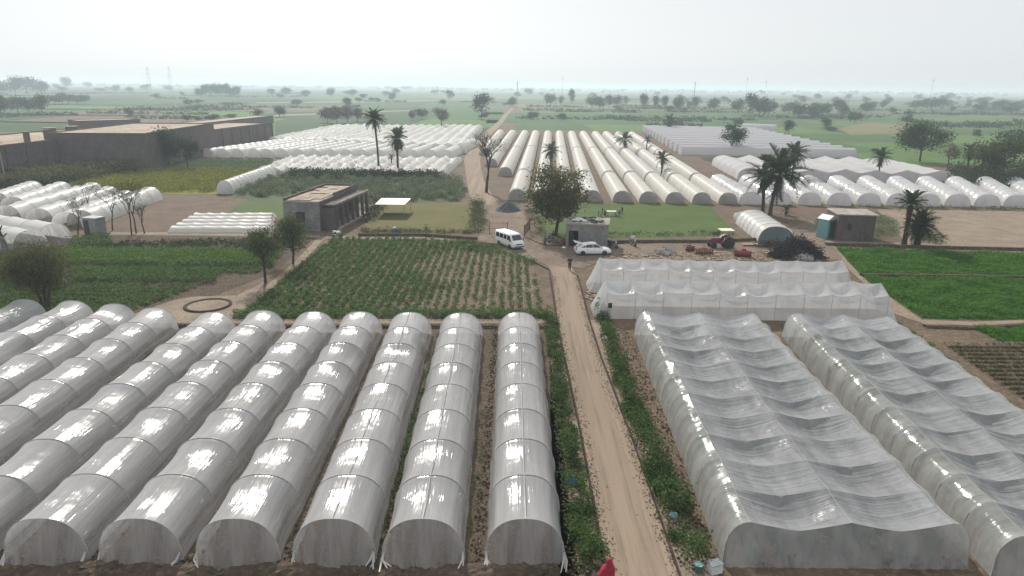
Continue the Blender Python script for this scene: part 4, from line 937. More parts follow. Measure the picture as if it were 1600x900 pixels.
hc = np.concatenate(hc); hc = hc[(np.abs(hc[:, 0]) < 3000) & (hc[:, 1] > 200)]; cover('field_hedgerows', hc, r.uniform(.6, 2.6, len(hc)), 1.5, 5, 'leaf_dark', r, 1.2)
# crops growing inside the two wide greenhouses and the cross tunnels
def inside_crop(N0_, N1_, F1_, F0_, rows_, n, seed):
    r3 = np.random.default_rng(seed); a = (r3.integers(0, rows_, n) + .5) / rows_ + r3.normal(0, .008, n); b = r3.uniform(.02, .98, n)
    q3 = np.array([tuple(N0_.lerp(N1_, float(x) * .94 + .03).lerp(F0_.lerp(F1_, float(x) * .94 + .03), float(y)))[:2] for x, y in zip(a, b)])
    cover('greenhouse_crop', q3, r3.uniform(.3, 1.0, n), .26, 14, 'leaf_crop', r3, .18)
inside_crop(gp(1150, 888), gp(1505, 890), gp(1200, 512), gp(1000, 512), 7, 1100, 51); inside_crop(gp(1560, 880), gp(1900, 886), gp(1420, 517), gp(1240, 515), 7, 1100, 52)
def hedge(name, label, px, n, h, mt, seed, size=.12, per=26, wob=.16, cat='hedge', group=None):
    r = np.random.default_rng(seed); q = poly_pts(px, n, r); c = q.mean(0)
    t = thing(name, label, cat, (c[0], c[1], 0), 0, group); hh = r.uniform(.5, 1.2, n) * h * (.72 + .4 * np.sin(q[:, 1] * 1.1 + 1.5 * np.sin(q[:, 1] * .37 + seed)))
    per_keep = r.random(n) < .80 + .25 * np.sin(q[:, 1] * .9 + seed * 2)
    q, hh = q[per_keep], hh[per_keep]; n = len(q)
    cc = np.repeat(np.column_stack([q - c, np.zeros(n)]), per, 0); cc[:, :2] += r.normal(0, wob, (n * per, 2)); cc[:, 2] = .03 + np.repeat(hh, per) * r.random(n * per) ** .7
    V, F = leaf_quads(cc, size, r); obj('foliage', np_mesh('foliage', V, F), mt, t)
    mb = MB()
    for k in range(0, n, 3): mb.tube([(q[k, 0] - c[0], q[k, 1] - c[1], -.05), (q[k, 0] - c[0] + r.normal(0, .1), q[k, 1] - c[1] + r.normal(0, .1), hh[k] * .8)], [.02, .008], 4, False)
    mb.build('stems', 'bark', t, kind='stuff'); return t
hedge('hedge', 'leafy hedge strip between the first long tunnel and the dirt road', [(850, 492), (866, 492), (884, 600), (905, 720), (935, 850), (948, 905), (900, 905), (888, 800), (872, 680), (858, 560)], 370, 1.05, 'leaf_hedge', 1, .15, 44, .16)
hedge('hedge', 'leafy hedge strip between the dirt road and the wide greenhouse', [(930, 488), (946, 488), (978, 580), (1020, 680), (1075, 800), (1108, 880), (1066, 885), (1030, 800), (990, 690), (955, 580)], 470, 1.15, 'leaf_hedge', 2, .15, 44, .17)
hedge('hedge', 'garden hedge along the near side of the dry lawn', [(560, 366), (568, 360), (735, 361), (750, 366)], 130, 1.1, 'leaf_mid', 3, .2, 22, .3)
hedge('hedge', 'shrubs along the right side of the dry lawn beside the gate', [(733, 364), (738, 318), (752, 318), (760, 364)], 110, 1.9, 'leaf_mid', 4, .22, 30, .4)
hedge('hedge', 'dark shrubs between the farmhouse and the dry lawn', [(560, 345), (585, 318), (605, 320), (580, 350)], 70, 1.6, 'leaf_dark', 5, .22, 30, .4)
hedge('hedge', 'clipped shrubs along the left side of the green lawn', [(822, 330), (836, 326), (852, 368), (838, 372)], 60, 1.0, 'leaf_mid', 6, .18, 26, .25)

# ------------------------------------------------------------------ buildings
def walls(mb, p, q, h, th, ops, z0=-.1):
    """a wall from p to q with rectangular openings (a0, a1, b0, b1) in metres along it and up it"""
    d = (q - p); L = d.length; rz = math.atan2(d.y, d.x); u = d / L
    xs = sorted({0., L} | {o[0] for o in ops} | {o[1] for o in ops})
    for i in range(len(xs) - 1):
        m_ = (xs[i] + xs[i + 1]) / 2; spans = [(z0, h)]
        for o in ops:
            if o[0] <= m_ <= o[1]:
                ns = []
                for lo, hi in spans:
                    if o[2] > lo: ns.append((lo, min(hi, o[2])))
                    if o[3] < hi: ns.append((max(lo, o[3]), hi))
                spans = ns
        for lo, hi in spans:
            c = p + u * m_; mb.box((c.x, c.y, (lo + hi) / 2), (xs[i + 1] - xs[i], th, hi - lo), rz)
def block(name, label, plan, h, group=None, par=.7, wm='brick', rm='roof_mud', cat='building', bays=0):
    """flat roofed building on a four cornered plan: walls, roof, parapet, pilasters on the front"""
    o = sum((p for p in plan), Vector()) / len(plan); o.z = 0; t = thing(name, label, cat, o, 0, group)
    pl = [Vector((p.x - o.x, p.y - o.y, 0)) for p in plan]; n = len(pl)
    mb = MB(); V = [(p.x, p.y, -.2) for p in pl] + [(p.x, p.y, h) for p in pl]
    mb.add(V, [(i, (i + 1) % n, (i + 1) % n + n, i + n) for i in range(n)]); mb.build('wall', wm, t)
    mb = MB(); mb.add([(p.x, p.y, h - .02) for p in pl], [tuple(range(n))]); ro = mb.build('roof', rm, t)
    mb = MB()
    for i in range(n):
        a, b = pl[i] * .997, pl[(i + 1) % n] * .997; d = b - a; c = (a + b) / 2
        mb.box((c.x, c.y, h + par / 2 - .1), (d.length + .25, .3, par * (1 if i in (0,) else .55)), math.atan2(d.y, d.x))
    mb.build('parapet', wm, ro)
    if bays:
        a, b = pl[0], pl[1]; d = b - a; nrm = Vector((d.y, -d.x, 0)).normalized()
        if nrm.y > 0: nrm = -nrm
        for k in range(bays + 1):
            c = a.lerp(b, k / bays) + nrm * .12; MB().box((c.x, c.y, h / 2 - .1), (.5, .28, h), math.atan2(d.y, d.x)).build('pilaster', wm, t)
    return t
hF = top_h(P(0, 287), 231.5)
b1 = block('brick_factory', 'long flat roofed brick factory wing with roof vents at the left edge', [gp(-150, 245.5, hF), gp(146, 213, hF), gp(120, 200.8, hF), gp(-150, 224, hF)], hF, 'brick factory wings', par=.4, bays=9)
h2 = hF - 1.0
block('brick_factory', 'middle factory wing set back, with a bare roof slab above brick wall', [gp(147.5, 217, h2), gp(229, 207.5, h2), gp(205, 201.5, h2), gp(121, 201.2, h2)], h2, 'brick factory wings', par=.3, bays=4)
p3 = P(333, 241); h3 = top_h(p3, 194); q3 = gp(229, 209.5, h3); e3 = (p3 - q3).normalized(); n3 = Vector((-e3.y, e3.x, 0))
block('brick_factory', 'tall windowless factory block in the middle of the brick row', [q3, gp(333, 193.6, h3), gp(333, 193.6, h3) + n3 * 22, q3 + n3 * 22], h3, 'brick factory wings', par=.4, bays=5)
p4, q4 = gp(335, 240.5), gp(427, 223); h4 = top_h(q4, 193); e4 = (q4 - p4).normalized(); n4 = Vector((-e4.y, e4.x, 0))
block('brick_factory', 'right factory wing ending beside the huge white net house', [p4, q4, q4 + n4 * 16, p4 + n4 * 16], h4, 'brick factory wings', par=.5, bays=7)
p5, q5 = gp(128, 213), gp(222, 209); h5 = top_h(p5, 189.5); n5 = Vector((-(q5 - p5).y, (q5 - p5).x, 0)).normalized()
block('brick_factory', 'separate brick block standing behind the long factory roof', [p5, q5, q5 + n5 * 12, p5 + n5 * 12], h5, 'brick factory wings', par=.3)
p6, q6 = gp(315, 207), gp(428, 192); n6 = Vector((-(q6 - p6).y, (q6 - p6).x, 0)).normalized()
block('brick_factory', 'low roofed shed line behind the right factory wing', [p6, q6, q6 + n6 * 10, p6 + n6 * 10], top_h(q6, 181), 'brick factory wings', par=.3)
for i, (u, v) in enumerate([(78, 205.6), (112, 203), (169, 207.8), (199, 204.4)]):
    c = P(u, v, hF); t = thing('roof_vent', ['round roof vent on the long factory roof, farthest left', 'round roof vent at the back of the long factory roof', 'round roof vent near the front of the factory roof', 'round roof vent farthest right on the factory roof'][i], 'roof vent', c, 0, 'round vents on the factory roof')
    MB().lathe([(1.5, -.5), (1.5, .9)], n=18).build('drum', 'brick', t); MB().lathe([(1.62, .9), (1.62, 1.05), (0, 1.1)], n=18).build('cap', 'concrete', t)
for i, (u, v) in enumerate([(43, 221.5), (74, 217.8)]):
    c = P(u, v, hF); t = thing('roof_pier', ['square brick pier on the factory roof edge, left one', 'square brick pier on the factory roof edge, right one'][i], 'pier', c, 0, 'piers on the factory roof edge')
    MB().box((0, 0, .8), (.9, .9, 2.6)).build('shaft', 'brick', t); MB().box((0, 0, 2.15), (1.1, 1.1, .15)).build('cap', 'concrete', t)

# plastered farmhouse with a broken roof and a veranda
fl, frr = P(446, 359), P(501, 361); hh = top_h(fl, 315); e = (frr - fl).normalized(); nb_ = Vector((-e.y, e.x, 0))
W_, D_ = (frr - fl).length, 15.5
t = thing('farmhouse', 'plastered farmhouse with a broken slab roof and brick veranda', 'house', fl, math.atan2(e.y, e.x)); 
X = lambda x, y, z=0: Vector((x, y, z))
mb = MB(); walls(mb, X(0, 0), X(W_, 0), hh, .3, [(W_ * .33, W_ * .60, hh * .28, hh * .66)]); mb.build('wall', 'plaster', t)
mb = MB(); walls(mb, X(.15, .15), X(.15, D_), hh, .29, []); mb.build('wall', 'brick', t)
mb = MB(); walls(mb, X(W_ - .15, .15), X(W_ - .15, D_), hh, .29, [(1.5, 2.6, 0, 2.2), (4.5, 5.6, .8, 2.2), (8, 9.1, 0, 2.2), (11.5, 12.6, .8, 2.2)]); mb.build('wall', 'brick', t)
mb = MB(); walls(mb, X(0, D_), X(W_, D_), hh, .3, []); mb.build('wall', 'brick', t)
wf = MB().box((W_ * .465, .02, hh * .28 - .06), (W_ * .27 + .3, .42, .12)).build('window_sill', 'concrete', t)
MB().box((W_ * .465, .1, hh * .47), (W_ * .25, .05, hh * .36)).build('opening_shade', 'black', t)  # black panel paints the shade inside the open window
rf = MB().box((W_ / 2, D_ / 2, hh + .06), (W_ - .1, D_ - .1, .12)).build('roof', 'concrete', t)
rr_ = random.Random(3); pw, pd = (W_ - .7) / 4, (D_ - .8) / 9
for i in range(4):
    for j in range(9):
        if (i, j) in ((1, 3), (2, 3), (2, 6), (0, 7), (3, 0), (0, 5)): continue
        MB().box((.35 + pw * (i + .5), .4 + pd * (j + .5), hh + .17 + rr_.uniform(-.01, .05)), (pw - .07, pd - .08, .09), rr_.uniform(-.03, .03)).build('roof_slab', 'roof_mud', rf)
mb = MB()
for a, b in ((X(.1, .1), X(.1, D_)), (X(.1, D_ - .1), X(W_, D_ - .1)), (X(W_ - .1, D_), X(W_ - .1, 6))):
    d = b - a; c = (a + b) / 2; mb.box((c.x, c.y, hh + .3), (d.length, .26, .42), math.atan2(d.y, d.x))
mb.build('parapet', 'brick', rf)
vh = hh * .86
vr = MB().box((W_ + 1.05, D_ / 2 + .6, vh), (2.2, D_ - 1.4, .16)).build('veranda_roof', 'brick', t); MB().box((W_ + 2.0, D_ / 2 + .6, vh + .2), (.22, D_ - 1.4, .26)).build('edge_beam', 'concrete', vr)
for k in range(7): MB().box((W_ + 1.95, 1.5 + k * (D_ - 2.4) / 6, vh / 2 - .1), (.38, .38, vh - .02)).build('column', 'brick', t)
MB().box((W_ + 1.1, D_ / 2 + .6, .1), (2.3, D_ - 1.2, .3)).build('plinth', 'concrete', t)
MB().box((W_ + 1.0, .9, vh * .45), (2.0, .2, vh * .9)).build('wall', 'brick', t)

# grey shed by the road
sl, sr = P(884, 385), P(948, 388); e = (sr - sl).normalized(); W_ = (sr - sl).length; D_ = 4.3; hh = top_h(sl, 350)
t = thing('shed', 'small grey plastered shed with a dark doorway under the big tree', 'shed', sl, math.atan2(e.y, e.x))
mb = MB(); walls(mb, X(0, 0), X(W_, 0), hh, .25, [(.35, 1.6, -.1, 2.15)]); mb.build('wall', 'plaster', t)
for a, b in ((X(.125, .125), X(.125, D_)), (X(W_ - .125, .125), X(W_ - .125, D_)), (X(0, D_), X(W_, D_))):
    mb = MB(); walls(mb, a, b, hh, .24, []); mb.build('wall', 'plaster', t)
MB().box((.68, .16, 1.05), (.6, .05, 2.1)).build('door', 'black', t)
rf = MB().box((W_ / 2, D_ / 2, hh + .09), (W_ + .35, D_ + .35, .18)).build('roof', 'concrete', t)
mb = MB(); rr_ = random.Random(7)
for k in range(26): mb.box((rr_.uniform(.2, W_ - .2), rr_.uniform(.4, D_), hh + .26), (rr_.uniform(.2, .9), rr_.uniform(.1, .5), rr_.uniform(.06, .24)), rr_.uniform(0, 3))
mb.build('rubble', 'gravel', rf, kind='stuff')
def lump(name, label, cat, p, rx, ry, rz_, mt, seed, group=None, bumpy=.25, n=18, mt2=None, rot=0.):
    r = np.random.default_rng(seed); V, F = [], []; ph = r.uniform(0, 6, 8)
    m_ = 9
    for j in range(m_ + 1):
        for i in range(n):
            a = 2 * math.pi * i / n; b = math.pi / 2 * j / m_
            k = 1 + bumpy * (math.sin(a * 3 + ph[0] + b * 2) * .4 + math.sin(a * 5 + ph[1] - b * 4) * .3 + math.sin(a * 8 + b * 7 + ph[2]) * .25)
            V.append((rx * k * math.cos(a) * math.cos(b), ry * k * math.sin(a) * math.cos(b), max(0, rz_ * k * math.sin(b)) - .03))
    for j in range(m_):
        for i in range(n): F.append((j * n + i, j * n + (i + 1) % n, (j + 1) * n + (i + 1) % n, (j + 1) * n + i))
    me = bpy.data.meshes.new(name); me.from_pydata(V, [], F); me.update()
    o = obj(name, me, mt); o.location = p; o.rotation_euler = (0, 0, rot)
    return tag(o, label, cat, group)
lump('tarpaulin', 'crumpled grey tarpaulin lying on the shed roof', 'tarpaulin', P(905, 345, hh + .2), .9, .5, .35, 'sheet_white', 1, bumpy=.5)
lump('tarpaulin', 'pale bundle at the right corner of the shed roof', 'bundle', P(936, 344.5, hh + .2), .6, .4, .35, 'cream', 2, bumpy=.4)

# brick pump house with a roof slab
sl, sr = P(1305, 375), P(1363, 377); e = (sr - sl).normalized(); W_ = (sr - sl).length; D_ = 4.6; hh = top_h(sl, 336)
t = thing('pump_house', 'brown brick pump house with a flat roof slab near the green fodder', 'shed', sl, math.atan2(e.y, e.x))
mb = MB(); walls(mb, X(0, 0), X(W_, 0), hh, .25, [(W_ * .27, W_ * .38, hh * .42, hh * .68)]); mb.build('wall', 'brick', t)
for a, b in ((X(.125, .125), X(.125, D_)), (X(W_ - .125, .125), X(W_ - .125, D_)), (X(0, D_), X(W_, D_))):
    mb = MB(); walls(mb, a, b, hh, .24, []); mb.build('wall', 'brick', t)
wn = MB().box((W_ * .325, .02, hh * .55), (W_ * .10, .08, hh * .25)).build('window', 'black', t)
MB().box((W_ / 2 + .1, D_ / 2, hh + .08), (W_ + .5, D_ + .5, .16)).build('roof', 'concrete', t)
# teal booth
c0 = P(1289, 371); t = thing('booth', 'teal metal booth with a pitched top beside the brick pump house', 'booth', c0, R(28))
hb = top_h(c0, 341); MB().box((0, 0, hb / 2), (1.7, 1.7, hb)).build('body', 'teal', t)
MB().add([(-.95, -.95, hb - .05), (.95, -.95, hb - .05), (.95, .95, hb - .05), (-.95, .95, hb - .05), (0, -.95, hb + .5), (0, .95, hb + .5)], [(0, 1, 4), (2, 3, 5), (1, 2, 5, 4), (3, 0, 4, 5), (0, 3, 2, 1)]).build('roof', 'sheet_white', t)
MB().box((0, -.87, hb * .46), (.95, .05, hb * .85)).build('door', 'teal_dark', t)
# grey booth on the left
c0 = P(150, 366); t = thing('booth', 'grey metal booth standing among the bare thorn trees', 'booth', c0, R(-14)); hb = top_h(c0, 340)
MB().box((0, 0, hb / 2), (2.2, 1.6, hb)).build('body', 'gray_metal', t); MB().box((0, 0, hb + .05), (2.4, 1.8, .1)).build('roof', 'gray_metal', t); MB().box((-.55, -.82, hb * .46), (.8, .05, hb * .86)).build('door', 'black', t)
# cream awning
cs = [P(586, 319, 2.0), P(632, 319.5, 2.0), P(642, 310, 2.0), P(596, 309.5, 2.0)]; o = sum(cs, Vector()) / 4; o.z = 0
t = thing('awning', 'cream flat awning on thin posts over the dry lawn', 'awning', o); q = [c - o for c in cs]
MB().add([tuple(c) for c in q] + [(c.x, c.y, c.z - .07) for c in q], [(0, 1, 2, 3), (7, 6, 5, 4), (0, 4, 5, 1), (1, 5, 6, 2), (2, 6, 7, 3), (3, 7, 4, 0)]).build('canopy', 'cream', t)
for c in q: MB().tube([(c.x * .95, c.y * .95, -.1), (c.x * .95, c.y * .95, 1.95)], .045, 6).build('post', 'steel', t)
# water tank
c0 = P(617, 366); t = thing('water_tank', 'dark blue upright water tank beside the garden hedge', 'water tank', c0); hb = top_h(c0, 355.5)
MB().lathe([(.42, 0), (.46, .1), (.46, hb * .4), (.44, hb * .42), (.46, hb * .45), (.46, hb * .82), (.3, hb * .95), (.16, hb)], n=16).build('body', 'tank_blue', t, True); MB().lathe([(.19, hb - .01), (.19, hb + .06), (0, hb + .07)], n=12).build('lid', 'lamp_glass', t)
# round well
c0 = P(325, 478); rw = px_m(c0, 35); t = thing('round_well', 'round dark brick basin sunk in bare ground left of the crop field', 'well', c0)
MB().lathe([(rw, -.05), (rw + .02, .13), (rw - .26, .15), (rw - .30, .06)], n=40).build('rim', 'kerb', t, True); MB().lathe([(rw - .27, .07), (0, .08)], n=40).build('floor', 'soil_pale', t)
# gravel heap and other heaps
rr2 = np.random.default_rng(3); V, F = [], []
for i, (ra, z) in enumerate([(2.35, -.03), (1.85, .34), (1.3, .82), (.8, 1.25), (.35, 1.58), (.08, 1.68)]):
    for j in range(26): a = 2 * math.pi * j / 26; k = ra * (1 + .05 * math.sin(a * 3 + 1) + .03 * rr2.normal()); V.append((k * math.cos(a), k * math.sin(a), z + (.03 * rr2.normal() if i else 0)))
for i in range(5):
    for j in range(26): F.append((i * 26 + j, i * 26 + (j + 1) % 26, (i + 1) * 26 + (j + 1) % 26, (i + 1) * 26 + j))
F.append(tuple(range(130, 156))); me = bpy.data.meshes.new('gravel_heap'); me.from_pydata(V, [], F); me.update(); o = obj('gravel_heap', me, 'gravel'); o.location = P(793, 329); tag(o, 'dark cone of gravel beside the dirt track before the ribbed tunnels', 'gravel heap')
lump('sheet_heap', 'white sheets heaped on the ground in the yard', 'heap', P(1038, 397), 1.35, .7, .7, 'sheet_dirty', 4, bumpy=.45)
o = lump('wrapped_bundle', 'white and green wrapped bundle lying before the brush heap', 'bundle', P(1254, 406), 1.55, .6, .85, 'sheet_dirty', 5, bumpy=.12)
lump('film_bundle', 'small bundle of white film left of the film shed', 'bundle', P(1158, 342), 1.2, .8, 1.0, 'film_white', 6, bumpy=.4)
lump('soil_mound', 'low mound of raw soil beside the parked van', 'mound', P(757, 386), 2.4, .8, .5, 'soil_brown', 7, bumpy=.4)
lump('soil_mound', 'low dark soil mound at the corner of the crop field', 'mound', P(735, 381), 2.0, .6, .4, 'soil_dark', 8, bumpy=.4)
# brush heap
p = P(1243, 402); r = np.random.default_rng(12); t = thing('brush_heap', 'dark heap of cut brush in front of the film shed', 'brush heap', p); mb = MB()
for k in range(900):
    a = r.uniform(0, 6.28); q = r.random() ** .5; hz_ = 2.6 * (1 - q ** 2) * r.random() ** .6; c = Vector((q * 3.2 * math.cos(a), q * 1.6 * math.sin(a), hz_)); d = Vector((r.normal(), r.normal(), r.normal() * .7)).normalized() * r.uniform(.4, 1.2)
    mb.tube([c - d, c + d * .1 + Vector((0, 0, .12)), c + d], [.05, .04, .015], 3, False)
mb.build('branches', 'bark_brush', t, kind='stuff'); o = lump('core', 'x', 'x', (0, 0, 0), 2.6, 1.2, 1.5, 'bark_brush', 13, bumpy=.7); o.parent = t; del o['label']; del o['category']
p = P(1196, 388); t = thing('brush_heap', 'smaller spread of dark brush left of the big brush heap', 'brush heap', P(1200, 386)); mb = MB()
for k in range(130):
    c = Vector((r.normal(0, .9), r.normal(0, .5), r.random() * .8)); d = Vector((r.normal(), r.normal(), r.normal() * .4)).normalized() * r.uniform(.3, .8); mb.tube([c - d, c + d], [.04, .015], 3, False)
mb.build('branches', 'bark_brush', t, kind='stuff')
# blue drum
t = thing('drum', 'small blue drum at the right end of the brush heap', 'drum', P(1279, 402)); MB().lathe([(.3, 0), (.32, .1), (.3, .3), (.32, .55), (.3, .85), (.26, .9)], n=14).build('body', 'blue_plastic', t, True); MB().lathe([(.27, .9), (0, .93)], n=14).build('lid', 'black', t)
# planks
t = thing('plank_stack', 'stack of pale planks between film shed and tractor', 'planks', P(1173, 384), R(4))
for i in range(3):
    for j in range(2): MB().box((0, i * .32 - .3, .08 + j * .11), (2.6 - .2 * j, .28, .09), rr_.uniform(-.06, .06)).build('plank', 'wood', t)
# gate
q = np.concatenate([poly_pts([(960, 396), (1060, 394), (1190, 392), (1290, 398), (1300, 409), (1100, 408), (940, 406)], 260, np.random.default_rng(5)), poly_pts([(925, 420), (935, 415), (930, 500), (945, 480), (915, 470)], 60, np.random.default_rng(6))])
r = np.random.default_rng(8); mb = MB()
for x, y in q: mb.box((x, y, .05), (r.uniform(.1, .7), r.uniform(.06, .3), r.uniform(.05, .22)), r.uniform(0, 3))
mb.build('yard_debris', 'wood', None, kind='stuff')
q = poly_pts([(940, 398), (1300, 398), (1310, 410), (930, 408)], 500, r); clods('yard_clods', 0, q, .10, 'soil_dark', 14)
def gate(p, q, label, h=1.7, leafw=None):
    d = q - p; L = d.length; t = thing('iron_gate', label, 'gate', p, math.atan2(d.y, d.x), 'leaves of the iron gate')
    for x in (0, L): MB().tube([(x, 0, -.1), (x, 0, h + .15)], .06, 6).build('post', 'rust', t)
    mb = MB()
    for z in (.2, h * .55, h): mb.tube([(0, 0, z), (L, 0, z)], .03, 5)
    mb.build('frame', 'rust', t)
    for k in range(1, int(L / .22)): MB().tube([(k * .22, 0, .2), (k * .22, 0, h)], .014, 4).build('bar', 'rust', t)
gate(P(765, 367), P(793, 367), 'left leaf of the rusty iron gate behind the white van'); gate(P(819, 372), P(828, 360), 'right leaf of the rusty iron gate swung open near the big tree')

# ------------------------------------------------------------------ vehicles
def loft(mb, st):
    """stations (x, z0, zm, z1, w, wt): a closed body swept along x"""
    V, F = [], []
    for x, z0, zm, z1, w_, wt in st: V += [(x, -w_ * .94, z0), (x, -w_, z0 + (zm - z0) * .4), (x, -w_, zm), (x, -wt, z1 - .03), (x, -wt * .82, z1), (x, wt * .82, z1), (x, wt, z1 - .03), (x, w_, zm), (x, w_, z0 + (zm - z0) * .4), (x, w_ * .94, z0)]
    n = 10
    for i in range(len(st) - 1):
        for j in range(n): k = (j + 1) % n; F.append((i * n + j, (i + 1) * n + j, (i + 1) * n + k, i * n + k))
    F.append(tuple(range(n))); F.append(tuple(reversed(range((len(st) - 1) * n, len(st) * n)))); return mb.add(V, F)
def wheel(t, x, y, r_, w_, label=None):
    o = MB().lathe([(r_ * .62, -w_ / 2), (r_ * .93, -w_ / 2), (r_, -w_ * .3), (r_, w_ * .3), (r_ * .93, w_ / 2), (r_ * .62, w_ / 2)], n=20, axis='Y').build('wheel', 'rubber', t, True); o.location = (x, y, r_)
    s_ = 1 if y > 0 else -1; MB().lathe([(r_ * .63, s_ * w_ * .42), (r_ * .5, s_ * w_ * .30), (r_ * .2, s_ * w_ * .42), (0, s_ * w_ * .44)], n=20, axis='Y').build('rim', 'chrome', o, True)
    return o
def side_pane(t, pts, f, name='side_window', mt='dark_glass'):
    for s_ in (-1, 1):
        V = [(x, s_ * (f(z) + .008), z) for x, z in pts]; MB().add(V, [tuple(range(len(V))) if s_ < 0 else tuple(reversed(range(len(V))))]).build(name, mt, t)
def car(loc, rz, label):
    t = thing('parked_car', label, 'car', loc, rz); mb = MB()
    loft(mb, [(-2.22, .42, .62, .82, .76, .70), (-2.1, .27, .62, .95, .85, .78), (-1.2, .22, .64, .99, .87, .80), (0, .2, .62, .96, .87, .80), (1.05, .2, .60, .93, .87, .80), (1.65, .22, .56, .84, .86, .76), (2.1, .28, .52, .71, .80, .68), (2.26, .38, .5, .6, .70, .58)]).build('body', 'white_paint', t, True)
    cab = lambda z: .80 - .19 * (z - .93) / .55
    mb = MB(); V, F = [], []
    st = [(-2.0, 1.0), (-1.65, 1.2), (-.95, 1.40), (-.1, 1.47), (.42, 1.41), (1.15, .95)]
    for x, z in st: V += [(x, -.80, .92), (x, -cab(z), z), (x, cab(z), z), (x, .80, .92)]
    for i in range(5): F += [(i * 4, i * 4 + 4, i * 4 + 5, i * 4 + 1), (i * 4 + 1, i * 4 + 5, i * 4 + 6, i * 4 + 2), (i * 4 + 2, i * 4 + 6, i * 4 + 7, i * 4 + 3)]
    mb.add(V, F).build('cabin', 'white_paint', t)
    side_pane(t, [(-.05, 1.0), (.98, 1.0), (.42, 1.34), (-.05, 1.40)], cab); side_pane(t, [(-1.05, 1.0), (-.12, 1.0), (-.12, 1.40), (-.9, 1.33)], cab); side_pane(t, [(-1.55, 1.02), (-1.12, 1.0), (-.98, 1.31)], cab)
    MB().add([(1.17, -.70, .985), (1.17, .70, .985), (.47, .58, 1.405), (.47, -.58, 1.405)], [(0, 1, 2, 3)]).build('windscreen', 'dark_glass', t)
    MB().add([(-2.235, -.62, .62), (-2.06, -.66, 1.02), (-2.06, .66, 1.02), (-2.235, .62, .62)], [(0, 1, 2, 3)]).build('boot_shade', 'black', t)  # black quad stands for the shade inside the open boot
    tg = MB().add([(-1.35, -.60, 1.36), (-1.35, .60, 1.36), (-2.35, .66, 1.62), (-2.35, -.66, 1.62), (-1.35, -.60, 1.42), (-1.35, .60, 1.42), (-2.38, .66, 1.70), (-2.38, -.66, 1.70)], [(0, 1, 2, 3), (7, 6, 5, 4), (0, 3, 7, 4), (1, 5, 6, 2), (2, 6, 7, 3), (0, 4, 5, 1)]).build('tailgate', 'white_paint', t); tg['label'] = 'raised open tailgate'
    for x in (-1.35, 1.38):
        for y in (-.80, .80): wheel(t, x, y, .32, .2)
    for y in (-1, 1):
        MB().add([(2.14, y * .74, .60), (2.24, y * .60, .60), (2.16, y * .58, .70), (1.88, y * .76, .74)], [(0, 1, 2, 3) if y > 0 else (3, 2, 1, 0)]).build('headlight', 'lamp_glass', t)
        MB().box((-2.16, y * .74, .82), (.12, .14, .2)).build('tail_light', 'tail_red', t); MB().box((.85, y * .93, 1.0), (.16, .14, .12)).build('mirror', 'white_paint', t)
        for x in (-.75, .15): MB().box((x, y * .865, .80), (.18, .03, .035)).build('door_handle', 'chrome', t)
    return t
def van(loc, rz, label):
    t = thing('passenger_van', label, 'van', loc, rz); mb = MB()
    loft(mb, [(-2.36, .42, 1.0, 1.72, .78, .68), (-2.25, .28, 1.02, 1.92, .84, .73), (0, .26, 1.02, 1.97, .85, .74), (1.2, .26, 1.02, 1.95, .85, .74), (1.52, .26, 1.02, 1.84, .85, .72), (2.02, .28, .98, 1.18, .84, .76), (2.28, .30, .80, 1.0, .82, .74), (2.38, .36, .66, .80, .76, .68)]).build('body', 'white_paint', t, True)
    f = lambda z: .85 - .115 * (z - 1.02) / .9
    for a, b in ((-2.1, -1.25), (-1.15, -.25), (-.15, .62)): side_pane(t, [(a, 1.14), (b, 1.14), (b, 1.70), (a, 1.70)], f)
    side_pane(t, [(.74, 1.12), (1.72, 1.12), (1.38, 1.70), (.74, 1.70)], f)
    MB().add([(2.02, -.70, 1.20), (2.02, .70, 1.20), (1.57, .64, 1.80), (1.57, -.64, 1.80)], [(0, 1, 2, 3)]).build('windscreen', 'dark_glass', t)
    MB().add([(-2.33, -.6, 1.15), (-2.26, -.6, 1.75), (-2.26, .6, 1.75), (-2.33, .6, 1.15)], [(3, 2, 1, 0)]).build('rear_window', 'dark_glass', t)
    MB().box((2.36, 0, .72), (.06, .9, .14)).build('grille', 'black', t); MB().box((2.38, 0, .42), (.10, 1.5, .18)).build('bumper', 'gray_metal', t)
    for y in (-1, 1):
        MB().box((2.29, y * .66, .80), (.14, .24, .2)).build('headlight', 'lamp_glass', t); MB().box((-2.33, y * .74, 1.0), (.1, .12, .4)).build('tail_light', 'tail_red', t); MB().box((1.75, y * .98, 1.2), (.1, .2, .24)).build('mirror', 'black', t)
        MB().box((.55, y * .857, .98), (.2, .03, .04)).build('door_handle', 'chrome', t)
    for x in (-1.3, 1.4):
        for y in (-.78, .78): wheel(t, x, y, .33, .2)
    return t
a, b = P(779, 382.5), P(797, 389.5); d = (b - a).normalized(); c = (a + b) / 2 + Vector((-d.y, d.x, 0)) * .78
van(c, math.atan2(d.y, d.x), 'white passenger van parked on the yard by the iron gate')
a, b = P(912, 399.5), P(942.5, 399.2); d = (b - a).normalized(); c = (a + b) / 2 + Vector((-d.y, d.x, 0)) * .8
car(c, math.atan2(d.y, d.x), 'white hatchback with raised tailgate parked in front of the grey shed')
